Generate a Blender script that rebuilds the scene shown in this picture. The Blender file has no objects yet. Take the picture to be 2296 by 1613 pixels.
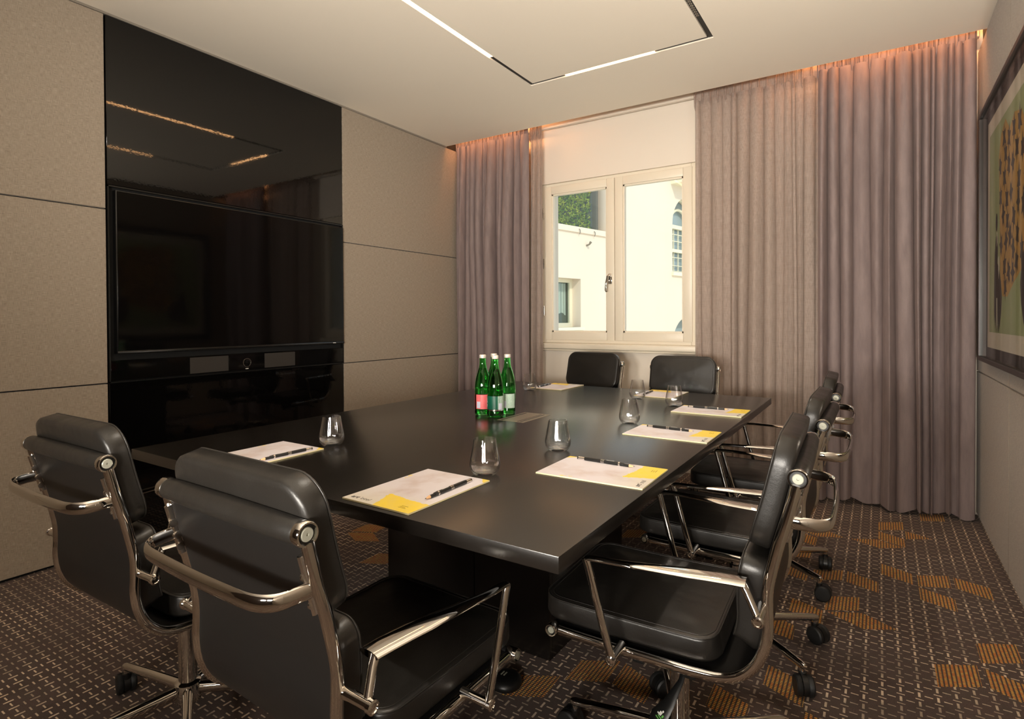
import bpy, bmesh, math, random
from math import sin, cos, pi, radians, sqrt
from mathutils import Vector, Matrix
from mathutils.geometry import delaunay_2d_cdt

random.seed(7)
SC = bpy.context.scene
COL = SC.collection

# ------------------------------------------------------------------ camera
F_PX, W_PX, H_PX = 1272.67, 2296, 1613
YAW, PITCH, ROLL = -0.5744, -0.0106, -0.0048
CAM = Vector((3.2443, -3.9458, 1.1577))
fwd = Vector((sin(YAW)*cos(PITCH), cos(YAW)*cos(PITCH), sin(PITCH)))
rgt = Vector((cos(YAW), -sin(YAW), 0))
upv = rgt.cross(fwd)
R_ = rgt*cos(ROLL) + upv*sin(ROLL)
U_ = upv*cos(ROLL) - rgt*sin(ROLL)
cd = bpy.data.cameras.new('camera')
cam = bpy.data.objects.new('camera', cd)
COL.objects.link(cam)
cam.matrix_world = Matrix(((R_.x, U_.x, -fwd.x, CAM.x), (R_.y, U_.y, -fwd.y, CAM.y), (R_.z, U_.z, -fwd.z, CAM.z), (0, 0, 0, 1)))
cd.sensor_width = 36
cd.lens = 36*F_PX/W_PX
cd.shift_y = -(H_PX/2 - 729.5)/W_PX
cd.clip_start = .02
SC.camera = cam

# ------------------------------------------------------------------ world, sun, exposure
w = bpy.data.worlds.new('sky')
SC.world = w
w.use_nodes = True
wn = w.node_tree
wn.nodes['Background'].inputs['Color'].default_value = (.80, .90, 1.0, 1)
wn.nodes['Background'].inputs['Strength'].default_value = 1.3
sd = bpy.data.lights.new('sun', 'SUN')
sd.energy = 1.75
sd.angle = radians(2)
sd.color = (1.0, .93, .80)
sun = bpy.data.objects.new('sun', sd)
COL.objects.link(sun)
sun.rotation_euler = Vector((-.62, .55, -.62)).to_track_quat('-Z', 'Y').to_euler()
SC.view_settings.view_transform = 'Standard'
SC.view_settings.look = 'None'
SC.view_settings.gamma = 1
SC.view_settings.use_curve_mapping = False
SC.view_settings.exposure = 0.08

BAR_L, FILL_L, COVE_L, FILL_SPOT_P = 20.0, 330.0, 85.0, 440.0

# ------------------------------------------------------------------ helpers
def lin(r, g, b):
    f = lambda c: (c/255/12.92) if c/255 <= .04045 else ((c/255+.055)/1.055)**2.4
    return (f(r), f(g), f(b), 1)

def obj(name, bm, mat, parent=None, smooth=True, ang=38, loc=None, rot=None):
    bmesh.ops.recalc_face_normals(bm, faces=bm.faces)
    if smooth:
        for f in bm.faces:
            f.smooth = True
        ca = radians(ang)
        for e in bm.edges:
            if len(e.link_faces) == 2 and e.calc_face_angle(0) > ca:
                e.smooth = False
    me = bpy.data.meshes.new(name)
    bm.to_mesh(me)
    bm.free()
    mats = mat if isinstance(mat, (list, tuple)) else [mat]
    for m in mats:
        me.materials.append(M[m])
    o = bpy.data.objects.new(name, me)
    COL.objects.link(o)
    if parent:
        o.parent = parent
    if loc:
        o.location = loc
    if rot:
        o.rotation_euler = rot
    return o

def tag(o, label, cat, group=None):
    o['label'] = label
    o['category'] = cat
    if group:
        o['group'] = group
    return o

def thing(name, label, cat, loc=(0, 0, 0), rz=0, group=None):
    o = bpy.data.objects.new(name, None)
    o.empty_display_size = .1
    COL.objects.link(o)
    o.location = loc
    o.rotation_euler = (0, 0, rz)
    return tag(o, label, cat, group)

def struct(o):
    o['kind'] = 'structure'
    return o

def sempty(name, loc=(0, 0, 0)):
    o = bpy.data.objects.new(name, None)
    o.empty_display_size = .1
    COL.objects.link(o)
    o.location = loc
    return struct(o)

def copy_tree(o, parent=None):
    c = o.copy()
    COL.objects.link(c)
    c.parent = parent
    for ch in list(o.children):
        copy_tree(ch, c)
    return c

def B():
    return bmesh.new()

def box(bm, x0, x1, y0, y1, z0, z1, bev=0, seg=2):
    vs = [bm.verts.new((x, y, z)) for x in (x0, x1) for y in (y0, y1) for z in (z0, z1)]
    fs = [bm.faces.new([vs[i] for i in q]) for q in ((0, 1, 3, 2), (4, 6, 7, 5), (0, 4, 5, 1), (2, 3, 7, 6), (0, 2, 6, 4), (1, 5, 7, 3))]
    if bev:
        es = list({e for f in fs for e in f.edges})
        bmesh.ops.bevel(bm, geom=es, offset=bev, segments=seg, affect='EDGES', profile=.5)
    return bm

def ring_faces(bm, loops, closed_loop=True, cap0=True, cap1=True):
    for a, b in zip(loops[:-1], loops[1:]):
        n = len(a)
        for i in range(n if closed_loop else n-1):
            j = (i+1) % n
            bm.faces.new((a[i], a[j], b[j], b[i]))
    if cap0 and len(loops[0]) > 2:
        bm.faces.new(loops[0])
    if cap1 and len(loops[-1]) > 2:
        bm.faces.new(list(reversed(loops[-1])))

def sweep(bm, pts, rx, ry=None, seg=10, side=None, cap=True, closed=False):
    """tube along pts; rx half-width along side vector, ry half-height; rx/ry scalars or lists"""
    pts = [Vector(p) for p in pts]
    n = len(pts)
    ry = rx if ry is None else ry
    gx = (lambda i: rx[i]) if isinstance(rx, (list, tuple)) else (lambda i: rx)
    gy = (lambda i: ry[i]) if isinstance(ry, (list, tuple)) else (lambda i: ry)
    loops = []
    prev = Vector(side) if side else None
    for i, p in enumerate(pts):
        if closed:
            t = (pts[(i+1) % n]-pts[i-1]).normalized()
        else:
            t = (pts[min(i+1, n-1)]-pts[max(i-1, 0)]).normalized()
        if side:
            s = Vector(side)
        else:
            s = prev if prev is not None else (Vector((0, 0, 1)) if abs(t.z) < .9 else Vector((1, 0, 0)))
        s = (s-t*s.dot(t)).normalized()
        prev = s
        b = t.cross(s)
        loops.append([bm.verts.new(p+s*gx(i)*cos(2*pi*k/seg)+b*gy(i)*sin(2*pi*k/seg)) for k in range(seg)])
    if closed:
        loops.append(loops[0])
        ring_faces(bm, loops, cap0=False, cap1=False)
    else:
        ring_faces(bm, loops, cap0=cap, cap1=cap)
    return bm

def lathe(bm, prof, seg=24, org=(0, 0, 0), axis='z', rfun=None, closed=False):
    """prof: list of (r, h). axis z or x"""
    org = Vector(org)
    loops = []
    for i, (r, h) in enumerate(prof):
        if r < 1e-6:
            p = Vector((0, 0, h)) if axis == 'z' else (Vector((h, 0, 0)) if axis == 'x' else Vector((0, h, 0)))
            loops.append([bm.verts.new(org+p)])
            continue
        lp = []
        for k in range(seg):
            a = 2*pi*k/seg
            rr = r*(rfun(i, a) if rfun else 1)
            p = (rr*cos(a), rr*sin(a), h) if axis == 'z' else ((h, rr*cos(a), rr*sin(a)) if axis == 'x' else (rr*cos(a), h, rr*sin(a)))
            lp.append(bm.verts.new(org+Vector(p)))
        loops.append(lp)
    if closed:
        loops.append(loops[0])
    for a, b in zip(loops[:-1], loops[1:]):
        if len(a) == 1 and len(b) == 1:
            continue
        for k in range(seg):
            j = (k+1) % seg
            if len(a) == 1:
                bm.faces.new((a[0], b[k], b[j]))
            elif len(b) == 1:
                bm.faces.new((a[k], a[j], b[0]))
            else:
                bm.faces.new((a[k], a[j], b[j], b[k]))
    return bm

def prism(bm, poly, ext, z0=0, z1=.001):
    """poly 2D list mapped by ext(u,v,h)"""
    a = [bm.verts.new(ext(u, v, z0)) for u, v in poly]
    b = [bm.verts.new(ext(u, v, z1)) for u, v in poly]
    n = len(poly)
    bm.faces.new(a)
    bm.faces.new(list(reversed(b)))
    for i in range(n):
        j = (i+1) % n
        bm.faces.new((a[i], a[j], b[j], b[i]))
    return bm

def cr(pts, n):
    """Catmull-Rom resample"""
    pts = [Vector(p) for p in pts]
    out = []
    N = len(pts)-1
    for i in range(N):
        p0, p1, p2, p3 = pts[max(i-1, 0)], pts[i], pts[i+1], pts[min(i+2, N)]
        for k in range(n):
            t = k/n
            out.append(.5*((2*p1)+(p2-p0)*t+(2*p0-5*p1+4*p2-p3)*t*t+(3*p1-p0-3*p2+p3)*t**3))
    out.append(pts[-1])
    return out

# ------------------------------------------------------------------ materials
M = {}
class NT:
    def __init__(s, name):
        m = bpy.data.materials.new(name)
        m.use_nodes = True
        s.m, s.t = m, m.node_tree
        s.p = s.t.nodes['Principled BSDF']
        M[name] = m
    def n(s, typ, **kw):
        x = s.t.nodes.new(typ)
        for k, v in kw.items():
            setattr(x, k, v)
        return x
    def l(s, a, b):
        s.t.links.new(a, b)
    def val(s, sock, v):
        if hasattr(v, 'is_output') or isinstance(v, bpy.types.NodeSocket):
            s.l(v, sock)
        else:
            sock.default_value = v
    def math(s, op, a, b=0.0, c=0.0):
        x = s.n('ShaderNodeMath', operation=op)
        s.val(x.inputs[0], a)
        s.val(x.inputs[1], b)
        s.val(x.inputs[2], c)
        return x.outputs[0]
    def mix(s, f, a, b):
        x = s.n('ShaderNodeMix', data_type='RGBA')
        s.val(x.inputs['Factor'], f)
        s.val(x.inputs['A'], a)
        s.val(x.inputs['B'], b)
        return x.outputs['Result']
    def coord(s, scale=(1, 1, 1), kind='Object'):
        tc = s.n('ShaderNodeTexCoord')
        mp = s.n('ShaderNodeMapping')
        mp.inputs['Scale'].default_value = scale
        s.l(tc.outputs[kind], mp.inputs['Vector'])
        return mp.outputs[0]
    def noise(s, vec, scale, detail=2, rough=.5):
        x = s.n('ShaderNodeTexNoise')
        if vec:
            s.l(vec, x.inputs['Vector'])
        x.inputs['Scale'].default_value = scale
        x.inputs['Detail'].default_value = detail
        x.inputs['Roughness'].default_value = rough
        return x.outputs['Fac']
    def ramp(s, f, lo, hi, clo=0, chi=1):
        x = s.n('ShaderNodeMapRange')
        s.val(x.inputs['Value'], f)
        for k, v in zip(('From Min', 'From Max', 'To Min', 'To Max'), (lo, hi, clo, chi)):
            x.inputs[k].default_value = v
        return x.outputs[0]
    def bump(s, h, strength=.2, dist=.002):
        x = s.n('ShaderNodeBump')
        x.inputs['Strength'].default_value = strength
        x.inputs['Distance'].default_value = dist
        s.val(x.inputs['Height'], h)
        s.l(x.outputs[0], s.p.inputs['Normal'])
        return x
    def set(s, **kw):
        for k, v in kw.items():
            s.val(s.p.inputs[k.replace('_', ' ')], v)
        return s

def simple(name, col, rough=.5, metal=0, **kw):
    t = NT(name)
    t.set(Base_Color=col, Roughness=rough, Metallic=metal, **kw)
    return t

simple('white_paint', lin(224, 214, 200), .6)
simple('window_paint', lin(226, 216, 197), .38)
simple('dark_veneer', lin(58, 46, 40), .45)
simple('black_gap', (.004, .004, .004, 1), .8)
simple('black_plastic', (.006, .006, .006, 1), .38)
simple('black_rubber', (.008, .008, .008, 1), .55)
simple('black_metal', (.006, .006, .006, 1), .45)
simple('dark_frame', lin(46, 38, 36), .35)
simple('black_mat', lin(24, 20, 22), .5)
simple('art_paper', lin(214, 204, 190), .7)
simple('art_green', lin(156, 166, 122), .7)
simple('art_mustard', lin(186, 142, 70), .7)
simple('art_black', lin(34, 26, 26), .7)
simple('art_cream', lin(216, 206, 190), .7)
simple('cap_disc', lin(166, 166, 152), .35, .3)
simple('ink', lin(30, 26, 26), .6)
simple('ink_yellow', lin(120, 95, 10), .6)
simple('white_ink', lin(230, 230, 225), .5)
simple('green_ink', lin(110, 190, 90), .5)
simple('bottle_cap', lin(226, 216, 205), .35, .35)
simple('wood_tip', lin(222, 176, 128), .6)
simple('graphite', (.02, .02, .02, 1), .4)
simple('pen_black', (.008, .008, .008, 1), .3)
simple('speaker_cloth', lin(46, 42, 38), .8)
simple('lens', (.003, .003, .003, 1), .05)
simple('hatch_metal', lin(150, 140, 122), .35, .7)
simple('hatch_slot', (.005, .005, .005, 1), .6)
simple('label_green', lin(14, 82, 62), .35)
simple('label_red', lin(196, 30, 36), .35)
simple('hook_metal', lin(150, 146, 138), .4, .8)
simple('roof_grey', lin(140, 146, 150), .7)
simple('ext_frame', lin(240, 232, 205), .6)
simple('ext_reveal', lin(222, 190, 130), .8)
simple('ext_dark', lin(105, 105, 98), .7)
simple('ext_lace', lin(206, 204, 196), .9)
simple('ext_ground', lin(226, 218, 200), .9)
simple('fill_body', lin(60, 52, 46), .4)
simple('steel_screw', lin(190, 185, 175), .3, .9)
simple('chrome', (.80, .77, .73, 1), .055, 1)
simple('chrome_satin', (.74, .70, .65, 1), .16, 1)
simple('gap_line', (.35, .32, .28, 1), .4, .6)
simple('tv_bezel', (.006, .006, .006, 1), .25)
simple('bottle_water', (.75, .95, .80, 1), .0, 0, Transmission_Weight=1.0, IOR=1.33)

def emit(name, col, s):
    t = NT(name)
    t.set(Base_Color=(0, 0, 0, 1), Emission_Color=col, Emission_Strength=s)
emit('bar_light', (1.0, .52, .22, 1), BAR_L)
emit('fill_light', (1.0, .93, .83, 1), FILL_L)
emit('fill_light_low', (1.0, .93, .83, 1), FILL_L*.75)
emit('cove_led', (1.0, .42, .16, 1), COVE_L)

t = NT('ceiling_paint')
n1 = t.noise(t.coord(), 1.3, 3)
t.set(Base_Color=t.mix(n1, lin(242, 231, 214), lin(237, 226, 209)), Roughness=.75)

t = NT('facade')
n1 = t.noise(t.coord(), .8, 4)
n2 = t.noise(t.coord(), 60, 3)
t.set(Base_Color=t.mix(n1, lin(240, 224, 204), lin(234, 217, 196)), Roughness=.9)
t.bump(n2, .2, .01)

# fabric wall panel : woven horizontal and vertical slubs
t = NT('wall_fabric')
a = t.noise(t.coord((40, 40, 700)), 1.0, 2, .5)
b = t.noise(t.coord((40, 700, 40)), 1.0, 2, .5)
c = t.noise(t.coord(), 900, 1)
wv = t.math('ADD', t.math('MULTIPLY', a, .5), t.math('MULTIPLY', b, .5))
col = t.mix(t.ramp(wv, .30, .70), lin(124, 112, 98), lin(183, 169, 151))
col = t.mix(t.math('MULTIPLY', c, .15), col, lin(124, 112, 101))
t.set(Base_Color=col, Roughness=.85, Sheen_Weight=.15, Sheen_Roughness=.5)
t.bump(wv, .3, .0015)

# glossy black lacquered glass with faint orange peel
t = NT('black_gloss')
t.set(Base_Color=(.0022, .002, .002, 1), Roughness=.035, IOR=1.5)
t.bump(t.noise(t.coord(), 90, 1), .014, .003)
t = NT('tv_screen')
t.set(Base_Color=(.0022, .002, .002, 1), Roughness=.06, IOR=1.34)

# dark stained table veneer
t = NT('table_wood')
g = t.noise(t.coord((70, 2.0, 70)), 3.0, 3, .5)
t.set(Base_Color=t.mix(g, (.0070, .0056, .0046, 1), (.0105, .0085, .007, 1)), Roughness=t.ramp(g, .2, .8, .23, .26), IOR=1.6)

# black leather
t = NT('leather')
v = t.n('ShaderNodeTexVoronoi')
t.l(t.coord(), v.inputs['Vector'])
v.inputs['Scale'].default_value = 420
big = t.noise(t.coord(), 11, 4, .6)
wr_ = t.n('ShaderNodeTexWave')
wr_.bands_direction = 'X'
t.l(t.coord(), wr_.inputs['Vector'])
wr_.inputs['Scale'].default_value = 7
wr_.inputs['Distortion'].default_value = 9
wr_.inputs['Detail'].default_value = 2
h = t.math('ADD', t.math('MULTIPLY', v.outputs['Distance'], .06), t.math('ADD', t.math('MULTIPLY', big, .9), t.math('MULTIPLY', wr_.outputs['Fac'], .10)))
t.set(Base_Color=(.0125, .011, .0095, 1), Roughness=t.ramp(big, .3, .7, .30, .42), IOR=1.5)
t.bump(h, .22, .006)
simple('leather_back', (.0065, .006, .0057, 1), .40)
simple('stitch', (.016, .014, .012, 1), .4)

# velvet curtain
t = NT('velvet')
n1 = t.noise(t.coord((9, 9, 1.6)), 3.5, 4, .6)
n2 = t.noise(t.coord((60, 60, 60)), 5, 2)
col = t.mix(t.ramp(n1, .3, .7), lin(122, 107, 105), lin(142, 126, 123))
col = t.mix(t.math('MULTIPLY', n2, .25), col, lin(96, 82, 83))
t.set(Base_Color=col, Roughness=.8, Sheen_Weight=.2, Sheen_Roughness=.4)
t.p.inputs['Sheen Tint'].default_value = lin(200, 176, 168)

# sheer curtain
t = NT('sheer')
n1 = t.noise(t.coord((520, 520, 9)), 2.0, 2, .5)
n2 = t.noise(t.coord((9, 9, 500)), 2.0, 2, .5)
col = t.mix(t.ramp(t.math('ADD', n1, t.math('MULTIPLY', n2, .25)), .45, .80), lin(150, 134, 126), lin(208, 190, 180))
df = t.n('ShaderNodeBsdfDiffuse')
tl = t.n('ShaderNodeBsdfTranslucent')
t.l(col, df.inputs['Color'])
t.l(col, tl.inputs['Color'])
m1 = t.n('ShaderNodeMixShader')
m1.inputs[0].default_value = .35
t.l(df.outputs[0], m1.inputs[1])
t.l(tl.outputs[0], m1.inputs[2])
tr = t.n('ShaderNodeBsdfTransparent')
m2 = t.n('ShaderNodeMixShader')
t.l(t.ramp(n1, .25, .75, .12, .40), m2.inputs[0])
t.l(m1.outputs[0], m2.inputs[1])
t.l(tr.outputs[0], m2.inputs[2])
t.l(m2.outputs[0], t.t.nodes['Material Output'].inputs['Surface'])

# thin flat glass (window panes, picture glass, balustrade)
def thin_glass(name, tint, refl=1.0):
    t = NT(name)
    tr = t.n('ShaderNodeBsdfTransparent')
    tr.inputs['Color'].default_value = tint
    gl = t.n('ShaderNodeBsdfGlossy')
    gl.inputs['Roughness'].default_value = .01
    lw = t.n('ShaderNodeLayerWeight')
    f = t.math('ADD', .04, t.math('MULTIPLY', t.math('POWER', lw.outputs['Facing'], 5.0), .96))
    mx = t.n('ShaderNodeMixShader')
    t.l(t.math('MULTIPLY', f, refl), mx.inputs[0])
    t.l(tr.outputs[0], mx.inputs[1])
    t.l(gl.outputs[0], mx.inputs[2])
    t.l(mx.outputs[0], t.t.nodes['Material Output'].inputs['Surface'])
thin_glass('pane_glass', (.97, .985, .97, 1), .7)
thin_glass('picture_glass', (.97, .98, .97, 1), .35)
thin_glass('balustrade_glass', (.90, .95, .93, 1), .9)
simple('ext_glass', lin(150, 165, 168), .08)
t = NT('clear_glass')
lw = t.n('ShaderNodeLayerWeight')
f = t.math('ADD', .06, t.math('MULTIPLY', t.math('POWER', lw.outputs['Facing'], 2.2), .9))
tr = t.n('ShaderNodeBsdfTransparent')
gl = t.n('ShaderNodeBsdfGlossy')
gl.inputs['Roughness'].default_value = .06
mx = t.n('ShaderNodeMixShader')
t.l(f, mx.inputs[0])
t.l(tr.outputs[0], mx.inputs[1])
t.l(gl.outputs[0], mx.inputs[2])
t.l(mx.outputs[0], t.t.nodes['Material Output'].inputs['Surface'])
simple('green_glass', (.26, .86, .32, 1), .0, 0, Transmission_Weight=1.0, IOR=1.48)

# printed back labels of the bottles
def fine_print(name, bg, fg):
    t = NT(name)
    n = t.noise(t.coord((300, 300, 900)), 2.2, 1)
    m = t.math('GREATER_THAN', n, .54)
    t.set(Base_Color=t.mix(m, bg, fg), Roughness=.45)
fine_print('label_back_red', lin(226, 120, 120), lin(206, 52, 62))
fine_print('label_back_white', lin(196, 214, 200), lin(70, 120, 100))
simple('label_lavender', lin(196, 196, 214), .45)

# notepad print : pale wash, yellow brush patch
t = NT('notepad_print')
tc = t.n('ShaderNodeTexCoord')
sp = t.n('ShaderNodeSeparateXYZ')
t.l(tc.outputs['Object'], sp.inputs[0])
X, Y = sp.outputs[0], sp.outputs[1]
nz = t.noise(tc.outputs['Object'], 38, 4, .65)
nb = t.noise(tc.outputs['Object'], 11, 4, .6)
nzs = t.math('MULTIPLY', t.math('SUBTRACT', nz, .5), .03)
yel = t.math('MULTIPLY', t.math('LESS_THAN', t.math('ADD', Y, nzs), t.math('ADD', -.073, t.math('MULTIPLY', X, -.10))),
             t.math('GREATER_THAN', t.math('ADD', X, t.math('ADD', nzs, t.math('MULTIPLY', Y, .35))), -.055))
cor = t.math('GREATER_THAN', t.math('ADD', t.math('ADD', X, Y), nzs), .226)
yel = t.math('MAXIMUM', yel, cor)
ed = t.math('MULTIPLY', t.math('GREATER_THAN', nb, .62), t.math('LESS_THAN', t.math('ADD', X, nzs), -.094))
wash = t.ramp(t.math('MULTIPLY', nb, t.ramp(t.math('ABSOLUTE', t.math('ADD', X, .03)), 0, .09, 1.15, .55)), .42, .66)
col = t.mix(wash, lin(216, 210, 215), lin(200, 186, 184))
warm = t.ramp(t.math('ADD', Y, t.math('MULTIPLY', nb, .1)), -.10, .02, .75, 0)
col = t.mix(warm, col, lin(208, 202, 182))
col = t.mix(t.math('MULTIPLY', ed, .6), col, lin(236, 208, 30))
col = t.mix(t.math('MULTIPLY', yel, t.ramp(nz, .25, .7, .96, .8)), col, lin(238, 206, 2))
t.set(Base_Color=col, Roughness=.6)
simple('paper_edge', lin(226, 214, 170), .7)

# exterior greenery
t = NT('leaf')
n1 = t.noise(t.coord(), 5, 3)
t.set(Base_Color=t.mix(t.ramp(n1, .35, .65), lin(86, 120, 40), lin(176, 178, 62)), Roughness=.7)

# carpet
PX, PY = .0475, .0507
X0, Y0 = 3.349, -1.212
def carpet(name, motif):
    t = NT(name)
    tc = t.n('ShaderNodeTexCoord')
    sp = t.n('ShaderNodeSeparateXYZ')
    t.l(tc.outputs['Object'], sp.inputs[0])
    X, Y = sp.outputs[0], sp.outputs[1]
    def wrap(v, c, p):
        return t.math('MULTIPLY', t.math('SUBTRACT', t.math('FRACT', t.math('ADD', t.math('DIVIDE', t.math('SUBTRACT', v, c), p), 200.5)), .5), p)
    def lt(v, r):
        return t.math('LESS_THAN', t.math('ABSOLUTE', v), r)
    sp1 = t.noise(tc.outputs['Object'], 420, 2, .7)
    sp2 = t.noise(tc.outputs['Object'], 28, 2, .5)
    base = t.mix(t.ramp(sp1, .35, .65), lin(50, 36, 32), lin(94, 71, 62))
    base = t.mix(t.ramp(sp2, .35, .65, 0, .5), base, lin(66, 55, 44))
    if not motif:
        dx, dy = wrap(X, X0, PX), wrap(Y, Y0, PY)
        hx, hy = wrap(X, X0+PX/2, PX), wrap(Y, Y0+PY/2, PY)
        jag = t.math('MULTIPLY', t.math('SUBTRACT', t.noise(tc.outputs['Object'], 260, 1), .5), .0022)
        dxj, dyj = t.math('ADD', dx, jag), t.math('ADD', dy, jag)
        a = t.math('MULTIPLY', lt(dxj, .0032), lt(dy, .0125))
        b = t.math('MULTIPLY', lt(dx, .0105), lt(t.math('ADD', hy, jag), .0021))
        c = t.math('MULTIPLY', lt(hx, .0105), lt(dyj, .0021))
        mask = t.math('MAXIMUM', a, t.math('MAXIMUM', b, c))
        reg = t.noise(t.coord((2.2, 3.4, 1)), 1.6, 1)
        fac = t.ramp(reg, .44, .56, .42, .95)
        col = t.mix(t.math('MULTIPLY', mask, fac), base, lin(226, 202, 174))
        hgt = t.math('ADD', sp1, t.math('MULTIPLY', mask, .6))
    else:
        qx, qy = .01187, .0085
        dx, dy = wrap(X, X0+.004, qx), wrap(Y, Y0, qy)
        e = t.math('ADD', t.math('POWER', t.math('DIVIDE', t.math('ABSOLUTE', dx), .0041), 2.6), t.math('POWER', t.math('DIVIDE', t.math('ABSOLUTE', dy), .0026), 2.6))
        mask = t.math('LESS_THAN', e, 1)
        nn = t.noise(tc.outputs['Object'], 70, 1)
        oc = t.mix(t.ramp(nn, .42, .58), lin(226, 136, 42), lin(230, 180, 78))
        col = t.mix(mask, t.mix(.5, base, lin(48, 40, 34)), oc)
        hgt = t.math('ADD', sp1, mask)
    t.set(Base_Color=col, Roughness=.95, Sheen_Weight=.1)
    t.bump(hgt, .5, .003)
carpet('carpet', False)
carpet('carpet_motif', True)

# ------------------------------------------------------------------ room shell
WD, HC = 3.7228, 2.70
YB, YW = -5.5, .31
# floor with the woven mustard motifs cut into the carpet mesh
Q = [[(3.442, .149), (3.564, .20), (3.561, .07), (3.442, .01)],
     [(3.239, -.144), (3.356, -.070), (3.359, -.210), (3.240, -.283)],
     [(3.364, -.225), (3.481, -.284), (3.364, -.358)],
     [(3.240, -.300), (3.354, -.362), (3.356, -.491), (3.242, -.430)],
     [(3.118, -.502), (3.235, -.440), (3.350, -.500), (3.246, -.569)],
     [(2.873, -.489), (2.999, -.435), (3.095, -.504), (2.971, -.560)],
     [(2.855, -.530), (2.972, -.579), (2.973, -.703), (2.856, -.655)],
     [(2.855, -.860), (2.970, -.808), (2.969, -.880), (2.855, -.930)],
     [(3.251, -.775), (3.369, -.832), (3.369, -.953), (3.252, -.905)],
     [(3.388, -.836), (3.506, -.770), (3.505, -.906), (3.388, -.960)],
     [(3.388, -.970), (3.507, -1.019), (3.505, -1.142), (3.388, -1.096)],
     [(3.521, -.776), (3.642, -.819), (3.639, -.951), (3.521, -.897)],
     [(2.989, -1.021), (3.107, -.955), (3.109, -1.070), (2.989, -1.130)],
     [(3.124, -.953), (3.243, -1.009), (3.245, -1.122), (3.125, -1.076)],
     [(2.860, -1.000), (2.975, -1.040), (2.978, -1.161), (2.860, -1.120)],
     [(3.062, -1.268), (3.177, -1.208), (3.179, -1.335), (3.064, -1.400)],
     [(2.944, -1.360), (3.058, -1.409), (3.060, -1.535), (2.945, -1.478)],
     [(3.072, -1.409), (3.190, -1.348), (3.303, -1.420), (3.197, -1.481)],
     [(2.870, -1.540), (2.980, -1.590), (2.985, -1.700), (2.870, -1.675)],
     [(3.533, -1.377), (3.650, -1.311), (3.649, -1.442), (3.533, -1.515)],
     [(3.400, -1.605), (3.518, -1.538), (3.517, -1.672), (3.400, -1.743)],
     [(3.534, -1.546), (3.650, -1.595), (3.650, -1.722), (3.536, -1.666)],
     [(2.936, -1.904), (3.056, -1.945), (3.055, -2.074), (2.938, -2.022)],
     [(2.808, -2.101), (2.922, -2.150), (2.924, -2.260), (2.810, -2.220)],
     [(3.060, -2.088), (3.175, -2.130), (3.175, -2.250), (3.060, -2.210)],
     [(2.396, -2.217), (2.512, -2.150), (2.515, -2.280), (2.398, -2.339)],
     [(2.533, -2.153), (2.652, -2.207), (2.653, -2.316), (2.535, -2.275)],
     [(2.264, -2.396), (2.380, -2.330), (2.384, -2.450), (2.268, -2.512)],
     [(2.090, -1.000), (2.205, -.930), (2.205, -1.060), (2.092, -1.130)],
     [(2.222, -.960), (2.340, -1.020), (2.340, -1.130), (2.222, -1.080)],
     [(.812, -1.707), (.930, -1.660), (.945, -1.767), (.814, -1.828)],
     [(.817, -1.851), (.933, -1.778), (1.058, -1.846), (.942, -1.911)],
     [(1.165, -1.955), (1.283, -1.900), (1.285, -2.030), (1.166, -2.088)]]
fv = [Vector((-.1, YB-.1)), Vector((WD+.1, YB-.1)), Vector((WD+.1, YW+.1)), Vector((-.1, YW+.1))]
ff = [[0, 1, 2, 3]]
for q in Q:
    i0 = len(fv)
    if sum(q[k-1][0]*q[k][1]-q[k][0]*q[k-1][1] for k in range(len(q))) < 0:
        q = q[::-1]
    fv += [Vector(p) for p in q]
    ff.append(list(range(i0, i0+len(q))))
ov, oe, of, _, _, orig = delaunay_2d_cdt(fv, [], ff, 1, 1e-6)
bm = B()
bv = [bm.verts.new((v.x, v.y, 0)) for v in ov]
for f, o in zip(of, orig):
    face = bm.faces.new([bv[i] for i in f])
    face.material_index = 1 if any(k > 0 for k in o) else 0
o = obj('floor', bm, ['carpet', 'carpet_motif'], smooth=False)
for p in o.data.polygons:
    if p.normal.z < 0:
        o.data.flip_normals()
        break
struct(o)

# ceiling with the recessed light groove
TX0, TX1, TY0, TY1, TW = 1.308, 2.478, -3.32, -.708, .030
bm = B()
ZT = HC+.07
for a in ((-.02, TX0, YB, 0), (TX1, WD+.02, YB, 0), (TX0, TX1, YB, TY0), (TX0, TX1, TY1, 0), (TX0+TW, TX1-TW, TY0+TW, TY1-TW)):
    box(bm, *a, HC, ZT)
ceil_o = struct(obj('ceiling', bm, 'ceiling_paint', smooth=False))
bm = B()
box(bm, -.02, WD+.02, YB, YW+.2, 2.98, 3.02)
box(bm, -.02, WD+.02, -.02, 0, ZT, 2.98)
obj('pocket_top', bm, 'ceiling_paint', ceil_o, smooth=False)

JZ = [0.012, .845, 1.719, HC-.012]
GAP = .006
def backing(name, bm):
    return struct(obj(name, bm, 'black_gap', smooth=False))
def panel(par, x0, x1, y0, y1, z0, z1, mat='wall_fabric', name='fabric_panel'):
    return obj(name, box(B(), x0, x1, y0, y1, z0, z1, .0015, 1), mat, par)
YA, YC = -2.6593, -1.1693
wl = backing('wall_left', box(B(), -.12, -.022, YB, YW+.2, 0, 3.0))
for (ya, yb) in ((YB, -4.15), (-4.15, YA), (YC, YW+.15)):
    for za, zb in zip(JZ[:-1], JZ[1:]):
        zt = zb-GAP/2 if zb < 2.6 else (zb if ya < -1.2 else HC-.012)
        panel(wl, -.022, 0, ya+GAP/2, yb-GAP/2, za+GAP/2, zt)
# shadow line trim under the ceiling along the left wall
struct(obj('trim_1', box(B(), -.022, .006, YB, 0, HC-.012, HC-.001), 'gap_line', smooth=False))
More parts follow.
